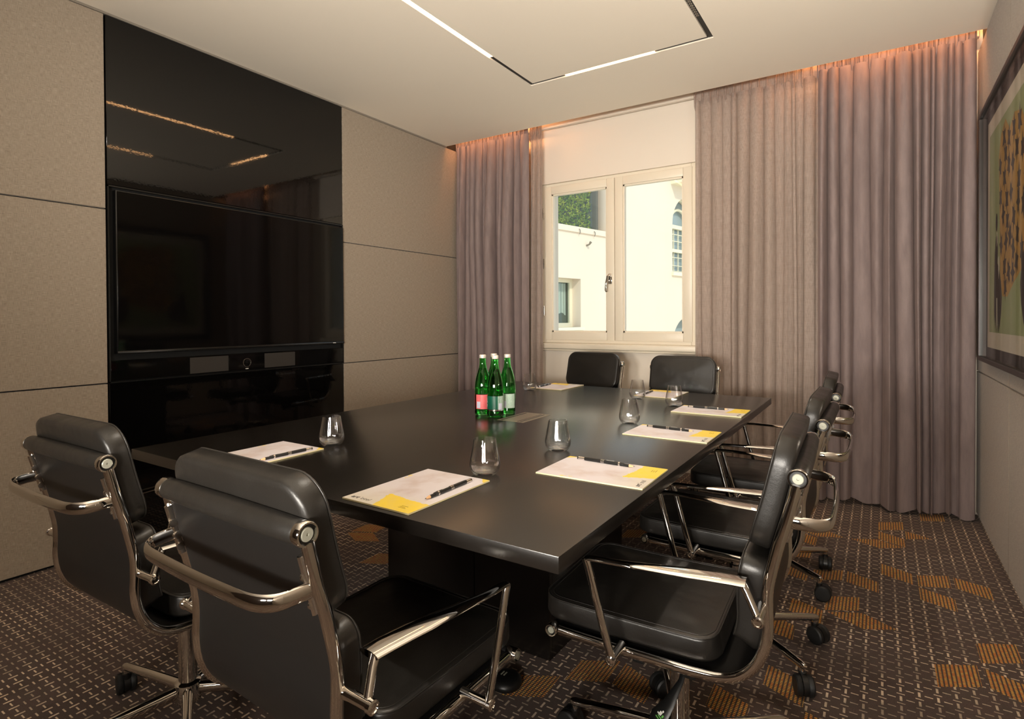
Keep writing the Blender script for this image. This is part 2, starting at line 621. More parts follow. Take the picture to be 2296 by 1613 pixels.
# black glass niche
NZ0, NZ1 = .846, 1.840
panel(wl, -.022, 0, YA+.004, YC-.004, .012, NZ0-.004, 'black_gloss', 'gloss_panel')
panel(wl, -.022, 0, YA+.004, YC-.004, NZ1+.004, HC-.012, 'black_gloss', 'gloss_panel')
bm = B()
for a in ((YA+.004, YC-.004, NZ1-.006, NZ1+.001), (YA+.004, YC-.004, NZ0-.001, NZ0+.006), (YA+.004, YA+.010, NZ0, NZ1), (YC-.010, YC-.004, NZ0, NZ1)):
    box(bm, -.022, .004, *a)
obj('niche_frame', bm, 'tv_bezel', wl, smooth=False)

wr = backing('wall_right', box(B(), WD+.022, WD+.12, YB, YW+.2, 0, 3.0))
for (ya, yb) in ((YB, -3.9), (-3.9, -2.29), (-2.29, -.673), (-.673, YW+.15)):
    for za, zb in ((.012, .845), (.845, HC-.006)):
        panel(wr, WD, WD+.022, ya+GAP/2, yb-GAP/2, za+GAP/2, zb-GAP/2)
struct(obj('wall_back', box(B(), -.12, WD+.12, YB-.1, YB, 0, 3.0), 'dark_veneer', smooth=False))

# window wall
WX0, WX1, WZ0, WZ1 = .800, 2.105, .955, 2.312
bm = B()
box(bm, -.12, WX0, YW, YW+.30, 0, 3.0)
box(bm, WX1, WD+.12, YW, YW+.30, 0, 3.0)
box(bm, WX0, WX1, YW+.012, YW+.30, 0, WZ0)
box(bm, WX0, WX1, YW, YW+.30, WZ1, 3.0)
struct(obj('wall_window', bm, 'white_paint', smooth=False))
# window
win = sempty('window_1', (0, YW, 0))
bm = B()
FY0, FY1 = .018, .085
for a in ((WX0, WX0+.035, WZ0, WZ1), (WX1-.035, WX1, WZ0, WZ1), (WX0+.035, WX1-.035, WZ0, WZ0+.035), (WX0+.035, WX1-.035, WZ1-.035, WZ1)):
    box(bm, a[0], a[1], FY0, FY1, a[2], a[3], .003, 1)
obj('window_frame', bm, 'window_paint', win)
bm = box(B(), WX0-.03, WX1+.02, -.045, .018, .905, .955, .012, 3)
box(bm, WX0-.025, WX1+.015, -.03, .012, .888, .906, .005, 1)
obj('window_sill', bm, 'window_paint', win)
MX = 1.467
for (xa, xb, hinge) in ((WX0+.026, MX-.0025, -1), (MX+.0025, WX1-.026, 1)):
    bm = B()
    za, zb, fw = WZ0+.026, WZ1-.026, .066
    for a in ((xa, xa+fw, za, zb), (xb-fw, xb, za, zb), (xa+fw, xb-fw, za, za+fw), (xa+fw, xb-fw, zb-fw, zb)):
        box(bm, a[0], a[1], .004, .062, a[2], a[3], .004, 2)
    s = obj('sash', bm, 'window_paint', win)
    bm = B()
    for a in ((xa+fw, xa+fw+.012, za+fw, zb-fw), (xb-fw-.012, xb-fw, za+fw, zb-fw), (xa+fw, xb-fw, za+fw, za+fw+.012), (xa+fw, xb-fw, zb-fw-.012, zb-fw)):
        box(bm, a[0], a[1], .016, .05, a[2], a[3])
    obj('glazing_bead', bm, 'window_paint', s)
    obj('pane', box(B(), xa+fw, xb-fw, .031, .035, za+fw, zb-fw), 'pane_glass', s, smooth=False)
for z in (2.065, 1.631, 1.23):
    bm = B()
    lathe(bm, [(0, -.042), (.0065, -.042), (.0065, .042), (0, .042)], 12, (WX0+.022, -.002, z))
    lathe(bm, [(0, -.006), (.0078, -.006), (.0078, .006), (0, .006)], 12, (WX0+.022, -.002, z))
    obj('hinge', bm, 'chrome_satin', win)
bm = B()
box(bm, 1.417, 1.447, -.008, .005, 1.435, 1.520, .004, 2)
sweep(bm, [(1.432, -.006, 1.505), (1.432, -.035, 1.507), (1.428, -.045, 1.495), (1.415, -.046, 1.44), (1.412, -.045, 1.385), (1.417, -.042, 1.372)], [.008, .008, .010, .009, .010, .008], seg=10)
obj('window_handle', bm, 'chrome', win)
# curtain rail
struct(obj('trim_2', box(B(), 0, WD, .235, .275, 2.757, 2.800, .004, 1), 'white_paint'))
cove = thing('cove_light', 'warm orange light strip hidden in the curtain pocket above the window', 'light strip', (WD/2, .05, 2.90))
obj('profile', box(B(), -WD/2+.02, WD/2-.02, -.045, -.015, -.02, .03), 'hatch_metal', cove, smooth=False)
for (xa, xb) in ((.02, .74), (2.92, WD-.02)):
    obj('led_strip', box(B(), xa-WD/2, xb-WD/2, -.015, -.010, -.015, .02), 'cove_led', cove, smooth=False)

# ------------------------------------------------------------------ ceiling light track
lt = thing('light_track', 'rectangular black ceiling light track with glowing linear bars above the table', 'light track', ((TX0+TX1)/2, (TY0+TY1)/2, HC))
lt_c = Vector(((TX0+TX1)/2, (TY0+TY1)/2, HC))
def tb(name, x0, x1, y0, y1, z0, z1, mat):
    return obj(name, box(B(), x0-lt_c.x, x1-lt_c.x, y0-lt_c.y, y1-lt_c.y, z0-HC, z1-HC), mat, lt, smooth=False)
tb('channel', TX0, TX0+TW, TY0, TY1, HC+.045, ZT, 'black_metal')
tb('channel', TX1-TW, TX1, TY0, TY1, HC+.045, ZT, 'black_metal')
tb('channel', TX0+TW, TX1-TW, TY0, TY0+TW, HC+.045, ZT, 'black_metal')
tb('channel', TX0+TW, TX1-TW, TY1-TW, TY1, HC+.045, ZT, 'black_metal')
e = .003
tb('light_bar', TX0+e, TX0+TW-e, -2.25, -1.19, HC+.002, HC+.03, 'bar_light')
tb('light_bar', TX1-TW+e, TX1-e, -2.35, -1.30, HC+.002, HC+.03, 'bar_light')
tb('light_bar', 1.573, 2.148, TY1-TW+e, TY1-e, HC+.002, HC+.03, 'bar_light')
for (a, b, c, d) in ((TX0+e, TX0+TW-e, -1.188, TY1-e), (TX0+e, TX0+TW-e, TY0+e, -2.252), (TX1-TW+e, TX1-e, TY0+e, -2.352), (TX0+TW, TX1-TW, TY0+e, TY0+TW-e), (TX1-TW+e, TX1-e, -1.298, TY1-e), (TX0+TW, 1.571, TY1-TW+e, TY1-e), (2.150, TX1-TW, TY1-TW+e, TY1-e)):
    tb('blank_cover', a, b, c, d, HC+.006, HC+.03, 'black_metal')
bm = B()
for k in range(12):
    y = -.98-.022*k
    lathe(bm, [(.0055, 0), (.0075, 0), (.0075, .004), (.0055, .004)], 8, (TX1-TW/2-lt_c.x, y-lt_c.y, .003), closed=True)
obj('spot_grille', bm, 'chrome_satin', lt)
for y in (-1.10, -2.70):  # unseen spots added in the track to brighten table and seats
    sl = bpy.data.lights.new('fill_track_spot', 'SPOT')
    sl.energy = 36
    sl.color = (1.0, .90, .76)
    sl.spot_size = radians(95)
    sl.spot_blend = .8
    sl.shadow_soft_size = .03
    so = bpy.data.objects.new('fill_track_spot', sl)
    COL.objects.link(so)
    so.parent = lt
    so.location = (TX1-TW/2-lt_c.x, y-lt_c.y, -.004)

# added fill lamps out of view on the back and picture walls
for (x, y, rz, lab, lm, tilt) in ((2.60, YB, 0, 'added fill lamp on the back wall nearest the television side', 'fill_light', radians(48)),
                            (3.30, YB, 0, 'added fill lamp on the back wall nearest the picture wall', 'fill_light', radians(48)), (WD, -2.05, pi/2, 'added fill lamp on the picture wall beside the framed picture', 'fill_light_low', radians(12))):
    s = thing('fill_lamp', lab, 'fill lamp', (x, y, .85), rz, 'added fill lamps')
    bm = B()
    for a in ((-.15, .15, 0, .01, 0, .2), (-.15, .15, .09, .10, 0, .2), (-.15, -.14, .01, .09, 0, .2), (.14, .15, .01, .09, 0, .2), (-.14, .14, .01, .09, 0, .01)):
        box(bm, *a)
    obj('housing', bm, 'fill_body', s, smooth=False)
    tm = Matrix.Translation((0, .065, .235)) @ Matrix.Rotation(-tilt, 4, 'X')
    for nm_, z0_, z1_, e_, mt_ in (('fill_head', -.022, .0, .008, 'fill_body'), ('fill_panel', .0005, .004, 0, lm)):
        bm = box(B(), -.135-e_, .135+e_, -.036-e_, .036+e_, z0_, z1_)
        bmesh.ops.transform(bm, matrix=tm, verts=bm.verts)
        obj(nm_, bm, mt_, s, smooth=False)
    if tilt > .5:
        wl_ = bpy.data.lights.new('fill_wash_spot', 'SPOT')  # beam added to each back-wall fill lamp to lift the far end
        wl_.energy = FILL_SPOT_P
        wl_.color = (1.0, .93, .83)
        wl_.spot_size = radians(94)
        wl_.spot_blend = 1.0
        wl_.shadow_soft_size = .24
        wo = bpy.data.objects.new('fill_wash_spot', wl_)
        COL.objects.link(wo)
        wo.parent = s
        wo.location = (0, .115, .265)
        wo.rotation_euler = (Vector((1.70, .3, 3.15))-Vector((x, y+.1, 1.1))).to_track_quat('-Z', 'Y').to_euler()

# ------------------------------------------------------------------ curtains
def folds(x0, x1, n, seed, amp, y0, z0, z1, nx, nz=44):
    """hanging cloth: uneven folds that are shallow and many under the tape and merge into broader ones below"""
    rnd = random.Random(seed)
    wid = [rnd.uniform(.35, 1.7) for _ in range(n)]
    S = sum(wid)
    edges = [0]
    for v in wid:
        edges.append(edges[-1]+v/S)
    am = [rnd.uniform(.45, 1.15)*min(1.2, (v*n/S)**.5) for v in wid]
    sk = [rnd.uniform(-.9, .9) for _ in range(n)]
    drift = [rnd.uniform(-.6, .6) for _ in range(n+1)]
    fade = [rnd.choice((0, 0, 0, .55, .8)) for _ in range(n)]
    p1, p2 = rnd.uniform(0, 6), rnd.uniform(0, 6)
    bm = B()
    rows = []
    for j in range(nz+1):
        v = (j/nz)
        z = z0+(z1-z0)*v
        d = 1-v
        row = []
        g = min(1, d*3.0)
        ee = [edges[k] if k in (0, n) else edges[k]+drift[k]*(d**.8)/n*.75 for k in range(n+1)]
        for k in range(1, n+1):
            ee[k] = max(ee[k], ee[k-1]+.12/n)
        ee = [e_/ee[-1] for e_ in ee]
        for k in range(n):
            m = max(6, int(nx*wid[k]/S))
            a = amp*am[k]*(.40+.60*g)*(1-fade[k]*min(1, d*1.3))
            for i in range(m+(1 if k == n-1 else 0)):
                u = i/m
                s_ = max(0, sin(pi*u))
                yy = -a*s_**.55
                ov = .20*(ee[k+1]-ee[k])*sin(2*pi*u)*sk[k]*g
                xx = x0+(x1-x0)*(ee[k]+(ee[k+1]-ee[k])*u-ov)
                wx = (xx-x0)
                yy += .010*sin(9*wx+1.7*z+p1)*d+.004*sin(31*wx-2.6*z+p2)*d
                row.append(bm.verts.new((xx+.006*sin(2.3*z+p2+5*wx)*d*(1 if 0 < k < n-1 else 0), y0+yy, z+(.010*sin(40*wx+p1)+.008*sin(17*wx+p2) if j == 0 else 0))))
        rows.append(row)
    for a, b in zip(rows[:-1], rows[1:]):
        for i in range(len(a)-1):
            bm.faces.new((a[i], a[i+1], b[i+1], b[i]))
    return bm
def heading(x0, x1, n, seed, y0, z0, z1):
    """gathered tape with pinched pleats"""
    rnd = random.Random(seed)
    bm = B()
    N = n*10
    rows = []
    for j in range(5):
        v = j/4
        row = []
        for i in range(N+1):
            u = i/N
            f = (u*n) % 1
            a = .010*(abs(sin(pi*f))**.5)*(1-.35*v)
            row.append(bm.verts.new((x0+(x1-x0)*u, y0-a-.004*sin(pi*v)+.003*sin(31*u*n), z0+(z1-z0)*v+.004*sin(17*u*3))))
        rows.append(row)
    for a, b in zip(rows[:-1], rows[1:]):
        for i in range(N):
            bm.faces.new((a[i], a[i+1], b[i+1], b[i]))
    for k in range(n):
        x = x0+(x1-x0)*(k+.02)/n
        h = rnd.uniform(.03, .06)
        sweep(bm, [(x, y0-.006, z1-.002), (x+.002, y0-.020, (z0+z1)/2), (x+.001, y0-.016, z0-h*.5), (x, y0-.004, z0-h)], [.004, .008, .005, .001], [.006, .009, .006, .001], seg=6)
    return bm
def curtain(name, label, x0, x1, n, seed, amp, y, mat, nx, hn):
    t = thing(name, label, 'curtain', ((x0+x1)/2, y, 0))
    cx = (x0+x1)/2
    o = obj('drape', folds(x0-cx, x1-cx, n, seed, amp, 0, .022, 2.712, nx), mat, t, ang=80)
    h = obj('heading', heading(x0-cx, x1-cx, hn, seed+1, 0, 2.702, 2.800), mat, t, ang=80)
    return t
curtain('velvet_curtain', 'mauve velvet curtain hanging in the corner beside the television wall', .015, .774, 13, 3, .100, .145, 'velvet', 300, 19)
curtain('sheer_curtain', 'narrow gathered sheer curtain at the left edge of the window', .758, .868, 5, 8, .035, .205, 'sheer', 110, 6)
curtain('sheer_curtain', 'wide translucent sheer curtain between the window and the right velvet curtain', 2.132, 2.925, 14, 21, .060, .205, 'sheer', 380, 15)
curtain('velvet_curtain', 'mauve velvet curtain reaching the corner by the framed picture', 2.915, 3.700, 14, 34, .110, .150, 'velvet', 320, 17)

# ------------------------------------------------------------------ television and video bar
tv = thing('television', 'large black flat television in the glossy wall niche', 'television', (0, -1.904, .995))
obj('cabinet', box(B(), -.02, .018, -.722, .722, -.004, .824, .004, 2), 'tv_bezel', tv)
obj('screen', box(B(), .016, .0205, -.716, .716, .012, .818), 'tv_screen', tv, smooth=False)
obj('lower_bezel', box(B(), .014, .024, -.722, .722, -.006, .010, .003, 2), 'tv_bezel', tv)
obj('maker_badge', box(B(), .024, .0245, .62, .645, .000, .004), 'white_ink', tv, smooth=False)
vb = thing('video_bar', 'black video conference bar with round camera below the television', 'video bar', (0, -1.915, .856))
obj('body', box(B(), -.02, .004, -.735, .740, 0, .102, .002, 1), 'tv_screen', vb)
obj('speaker_grille', box(B(), .002, .0075, -.345, -.122, .004, .094, .001, 1), 'speaker_cloth', vb)
obj('speaker_grille', box(B(), .002, .0075, .114, .334, .004, .094, .001, 1), 'speaker_cloth', vb)
obj('camera_housing', box(B(), .002, .0070, -.120, .112, .004, .084, .001, 1), 'tv_screen', vb)
obj('camera_ring', lathe(B(), [(.024, .0070), (.026, .0070), (.026, .0105), (.024, .0105)], 32, (0, -.006, .045), 'x', closed=True), 'chrome_satin', vb)
obj('camera_lens', lathe(B(), [(.024, .0070), (.024, .0085), (.016, .0100), (.0, .0090)], 32, (0, -.006, .045), 'x'), 'lens', vb)
obj('camera_badge', box(B(), .0070, .0077, -.015, .004, .006, .010), 'white_ink', vb, smooth=False)

# ------------------------------------------------------------------ picture on the right wall
PYA, PYB, PZA, PZB = -.110, -1.66, .932, 2.208
pcx, pcz = (PYA+PYB)/2, PZA
pic = thing('framed_picture', 'large framed print of dark figures and a mustard tree on green', 'picture', (WD, pcx, pcz))
def pe(u, v, h):      # u along y world, v world z, h out of the wall
    return (-h, u-pcx, v-pcz)
bm = B()
fw = .022
for (a, b, c, d) in ((PYB, PYA, PZA, PZA+fw), (PYB, PYA, PZB-fw, PZB), (PYB, PYB+fw, PZA+fw, PZB-fw), (PYA-fw, PYA, PZA+fw, PZB-fw)):
    box(bm, -.045, 0, a-pcx, b-pcx, c-pcz, d-pcz, .002, 1)
obj('frame', bm, 'dark_frame', pic)
obj('backing_mat', box(B(), -.012, -.002, PYB+fw-pcx, PYA-fw-pcx, fw, PZB-PZA-fw), 'black_mat', pic, smooth=False)
rect = lambda a, b, c, d: [(a, c), (b, c), (b, d), (a, d)]
obj('paper', prism(B(), rect(PYB+.075, PYA-.075, PZA+.072, PZB-.072), pe, .012, .0135), 'art_paper', pic, smooth=False)
obj('green_field', prism(B(), rect(PYB+.155, PYA-.135, PZA+.150, PZB-.150), pe, .0135, .0140), 'art_green', pic, smooth=False)
tree = [(-.50, 1.90), (-.56, 1.99), (-.66, 2.03), (-.76, 1.96), (-.86, 2.0), (-1.0, 1.97), (-1.12, 1.86), (-1.16, 1.66), (-1.12, 1.46), (-1.0, 1.34), (-.86, 1.30), (-.72, 1.245), (-.60, 1.25), (-.545, 1.36), (-.53, 1.6)]
obj('tree_crown', prism(B(), tree, pe, .0140, .0144), 'art_mustard', pic, smooth=False)
bm = B()
rnd = random.Random(5)
def inside(p, poly):
    c = False
    for i in range(len(poly)):
        (x1, y1), (x2, y2) = poly[i], poly[i-1]
        if (y1 > p[1]) != (y2 > p[1]) and p[0] < (x2-x1)*(p[1]-y1)/(y2-y1)+x1:
            c = not c
    return c
pts = []
for k in range(9000):
    p = (rnd.uniform(-1.15, -.5), rnd.uniform(1.26, 2.0))
    if inside(p, tree) and all((p[0]-q[0])**2+(p[1]-q[1])**2 > .088**2 for q in pts) and all(inside((p[0]+dx, p[1]+dy), tree) for dx in (-.02, .02) for dy in (-.03, .03)):
        pts.append(p)
for p in pts:
    a0 = rnd.uniform(0, 6)
    poly = []
    for k in range(12):
        r = (.058 if k % 2 else .030)*rnd.uniform(.8, 1.15)
        poly.append((p[0]+.75*r*cos(a0+k*pi/6), p[1]+1.15*r*sin(a0+k*pi/6)))
    prism(bm, poly, pe, .0144, .0146)
obj('tree_leaves', bm, 'art_black', pic, smooth=False)
def fig(cx, z0, s, mir=1):
    body = [(0, .50), (.03, .52), (.06, .50), (.065, .42), (.05, .36), (.10, .33), (.16, .25), (.19, .17), (.17, .09), (.13, .02), (.09, -.02), (.085, .06), (.06, -.02), (.05, .05), (.02, -.02), (-.01, .08), (-.03, .0), (-.04, .12), (-.05, .05), (-.045, .28), (-.03, .42)]
    obj('gown', prism(B(), [(cx-mir*x*s, z0+z*s) for x, z in body], pe, .0146, .0150), 'art_black', pic, smooth=False)
    head = [(.025+.028*cos(a), .585+.05*sin(a)) for a in [k*pi/6 for k in range(12)]]
    obj('head', prism(B(), [(cx-mir*x*s, z0+z*s) for x, z in head], pe, .0146, .0150), 'art_black', pic, smooth=False)
    col_ = [(.03, .53), (.05, .53), (.055, .47), (.04, .45)]
    obj('collar', prism(B(), [(cx-mir*x*s, z0+z*s) for x, z in col_], pe, .0150, .0153), 'art_cream', pic, smooth=False)
    cuff = [(.075, .385), (.10, .395), (.115, .36), (.10, .27), (.085, .32)]
    obj('cuff', prism(B(), [(cx-mir*x*s, z0+z*s) for x, z in cuff], pe, .0150, .0153), 'art_cream', pic, smooth=False)
    shoe = [(.03, .17), (.055, .17), (.06, .02), (.04, .0)]
    obj('stocking', prism(B(), [(cx-mir*x*s, z0+z*s) for x, z in shoe], pe, .0150, .0153), 'art_cream', pic, smooth=False)
fig(-.43, 1.10, .86)
fig(-1.18, 1.12, 1.0, -1)
obj('glass', box(B(), -.036, -.034, PYB+fw-pcx, PYA-fw-pcx, fw, PZB-PZA-fw), 'picture_glass', pic, smooth=False)

# ------------------------------------------------------------------ table
TAx0, TAx1, TAy0, TAy1, TZ = 1.1948, 2.7728, -3.0702, -.731, .74
tcx, tcy = (TAx0+TAx1)/2, (TAy0+TAy1)/2
table = thing('conference_table', 'large dark stained rectangular conference table on a slab pedestal', 'table', (tcx, tcy, 0))
hx, hy = (TAx1-TAx0)/2, (TAy1-TAy0)/2
# opening for the cable flap
CX0, CX1, CY0, CY1 = 1.912-tcx, 2.043-tcx, -2.010-tcy, -1.783-tcy
bm = box(B(), -hx, hx, -hy, hy, TZ-.032, TZ, .0016, 2)
obj('tabletop', bm, 'table_wood', table)
bm = B()
for a in ((-hx+.10, hx-.10, -hy+.10, -hy+.14), (-hx+.10, hx-.10, hy-.14, hy-.10), (-hx+.10, -hx+.14, -hy+.14, hy-.14), (hx-.14, hx-.10, -hy+.14, hy-.14)):
    box(bm, *a, TZ-.075, TZ-.032)
obj('subframe', bm, 'black_metal', table, smooth=False)
px0, px1, py0, py1 = 1.556-tcx, 2.312-tcx, -2.28-tcy, -1.64-tcy
pxm = 1.995-tcx
bm = B()
box(bm, px0, pxm-.0015, py0, py0+.02, .0, TZ-.032, .0012, 1)
obj('pedestal_panel', bm, 'table_wood', table)
obj('pedestal_panel', box(B(), pxm+.0015, px1, py0, py0+.02, 0, TZ-.032, .0012, 1), 'table_wood', table)
obj('pedestal_panel', box(B(), px0, px0+.02, py0+.02, py1, 0, TZ-.032), 'table_wood', table, smooth=False)
obj('pedestal_panel', box(B(), px1-.02, px1, py0+.02, py1, 0, TZ-.032), 'table_wood', table, smooth=False)
obj('pedestal_panel', box(B(), px0+.02, px1-.02, py1-.02, py1, 0, TZ-.032), 'table_wood', table, smooth=False)
fl = obj('cable_flap', box(B(), CX0, CX1, CY0, CY1, TZ-.002, TZ+.0003), 'hatch_metal', table)
fl['label'] = 'satin metal cable flap'
for (xa, xb) in ((CX0+.012, CX0+.020), (CX1-.040, CX1-.036), (CX1-.026, CX1-.020)):
    obj('slot', box(B(), xa, xb, CY0+.014, CY1-.014, TZ, TZ+.0005), 'hatch_slot', fl, smooth=False)
obj('flap_edge', box(B(), CX1-.036, CX1-.033, CY0+.012, CY1-.012, TZ, TZ+.0006), 'chrome_satin', fl, smooth=False)
dome = thing('floor_cap', 'black round dome lying on the carpet under the near table end', 'floor cap', (2.250, -2.455, 0))
obj('dome', lathe(B(), [(0, 0), (.050, 0), (.052, .006), (.049, .016), (.038, .026), (.020, .031), (0, .032)], 32), 'black_plastic', dome)
obj('painted_glint', box(B(), -.012, -.008, -.012, .006, .0305, .0325), 'cap_disc', dome, smooth=False)  # window reflection on the dome, painted as two pale bars
obj('painted_glint', box(B(), -.002, .002, -.012, .006, .0312, .0330), 'cap_disc', dome, smooth=False)

# ------------------------------------------------------------------ chairs
PR = [(.256, .391), (.164, .389), (.072, .388), (-.033, .388), (-.09, .389), (-.141, .394), (-.178, .409), (-.208, .440), (-.226, .481), (-.2325, .524), (-.2315, .565), (-.2325, .605), (-.2405, .648), (-.2545, .707), (-.271, .766), (-.288, .838)]
PS = [Vector((0, p.y, p.z)) for p in cr([(0, y, z) for y, z in PR], 4)]
ARC = [0]
for a, b in zip(PS[:-1], PS[1:]):
    ARC.append(ARC[-1]+(b-a).length)
def at_s(s):
    if s <= 0:
        d = (PS[1]-PS[0]).normalized()
        p = PS[0]+d*s
    elif s >= ARC[-1]:
        d = (PS[-1]-PS[-2]).normalized()
        p = PS[-1]+d*(s-ARC[-1])
    else:
        i = max(k for k in range(len(ARC)) if ARC[k] <= s)
        i = min(i, len(PS)-2)
        d = (PS[i+1]-PS[i]).normalized()
        p = PS[i].lerp(PS[i+1], (s-ARC[i])/(ARC[i+1]-ARC[i]))
        d0 = (PS[max(i, 1)+0]-PS[max(i, 1)-1]).normalized()
        f = (s-ARC[i])/(ARC[i+1]-ARC[i])
        d = d0.lerp(d, .5+.5*f).normalized()
    return p, Vector((0, d.z, -d.y))
def s_at_y(y):
    return next(ARC[i] for i in range(len(PS)) if PS[i].y <= y)
def s_at_z(z):
    return next(ARC[i] for i in range(len(PS)) if PS[i].z >= z and PS[i].y < -.19)
def rrect(hw, s0, s1, r, ins, n=7):
    hw, s0, s1, r = hw-ins, s0+ins, s1-ins, max(r-ins, .004)
    out = []
    for (cx, cy, a0) in ((hw-r, s1-r, 0), (-hw+r, s1-r, pi/2), (-hw+r, s0+r, pi), (hw-r, s0+r, 1.5*pi)):
        for k in range(n+1):
            a = a0+k*pi/2/n
            out.append((cx+r*cos(a), cy+r*sin(a)))
        # straight run toward next corner
        nx = {0: (-hw+r, s1), pi/2: (-hw, s0+r), pi: (hw-r, s0), 1.5*pi: (hw, s1-r)}[a0]
        lx, ly = out[-1]
        for k in range(1, 5):
            out.append((lx+(nx[0]-lx)*k/5, ly+(nx[1]-ly)*k/5))
    return out
def pad(hw, s0, s1, r, t0, T, crown=.012):
    bm = B()
    def mp(x, s, t):
        p, n = at_s(s)
        q = p+n*t
        return Vector((x, q.y, q.z))
    loops = []
    prof = [(.014, 0), (.004, .04), (0, .16), (.0, .5), (0, .84), (.0012, .925), (.0045, .975), (.012, .998), (.034, 1.0)]
    for ins, k in prof:
        loops.append([bm.verts.new(mp(x, s, t0+T*k)) for x, s in rrect(hw, s0, s1, r, ins)])
    base = rrect(hw, s0, s1, r, .034)
    cs = (s0+s1)/2
    for f in (.86, .66, .42, .18):
        loops.append([bm.verts.new(mp(x*f, cs+(s-cs)*f, t0+T+crown*(1-f**2))) for x, s in base])
    ring_faces(bm, loops)
    loop = [mp(x, s, t0+T*.95+.0003) for x, s in rrect(hw, s0, s1, r, .0018)]
    loop2 = [mp(x, s, t0+T*1.0+.0001) for x, s in rrect(hw, s0, s1, r, .0145)]
    return bm, loop, loop2
def seam(loop, r=.0020):
    return sweep(B(), loop, r, seg=5, closed=True)

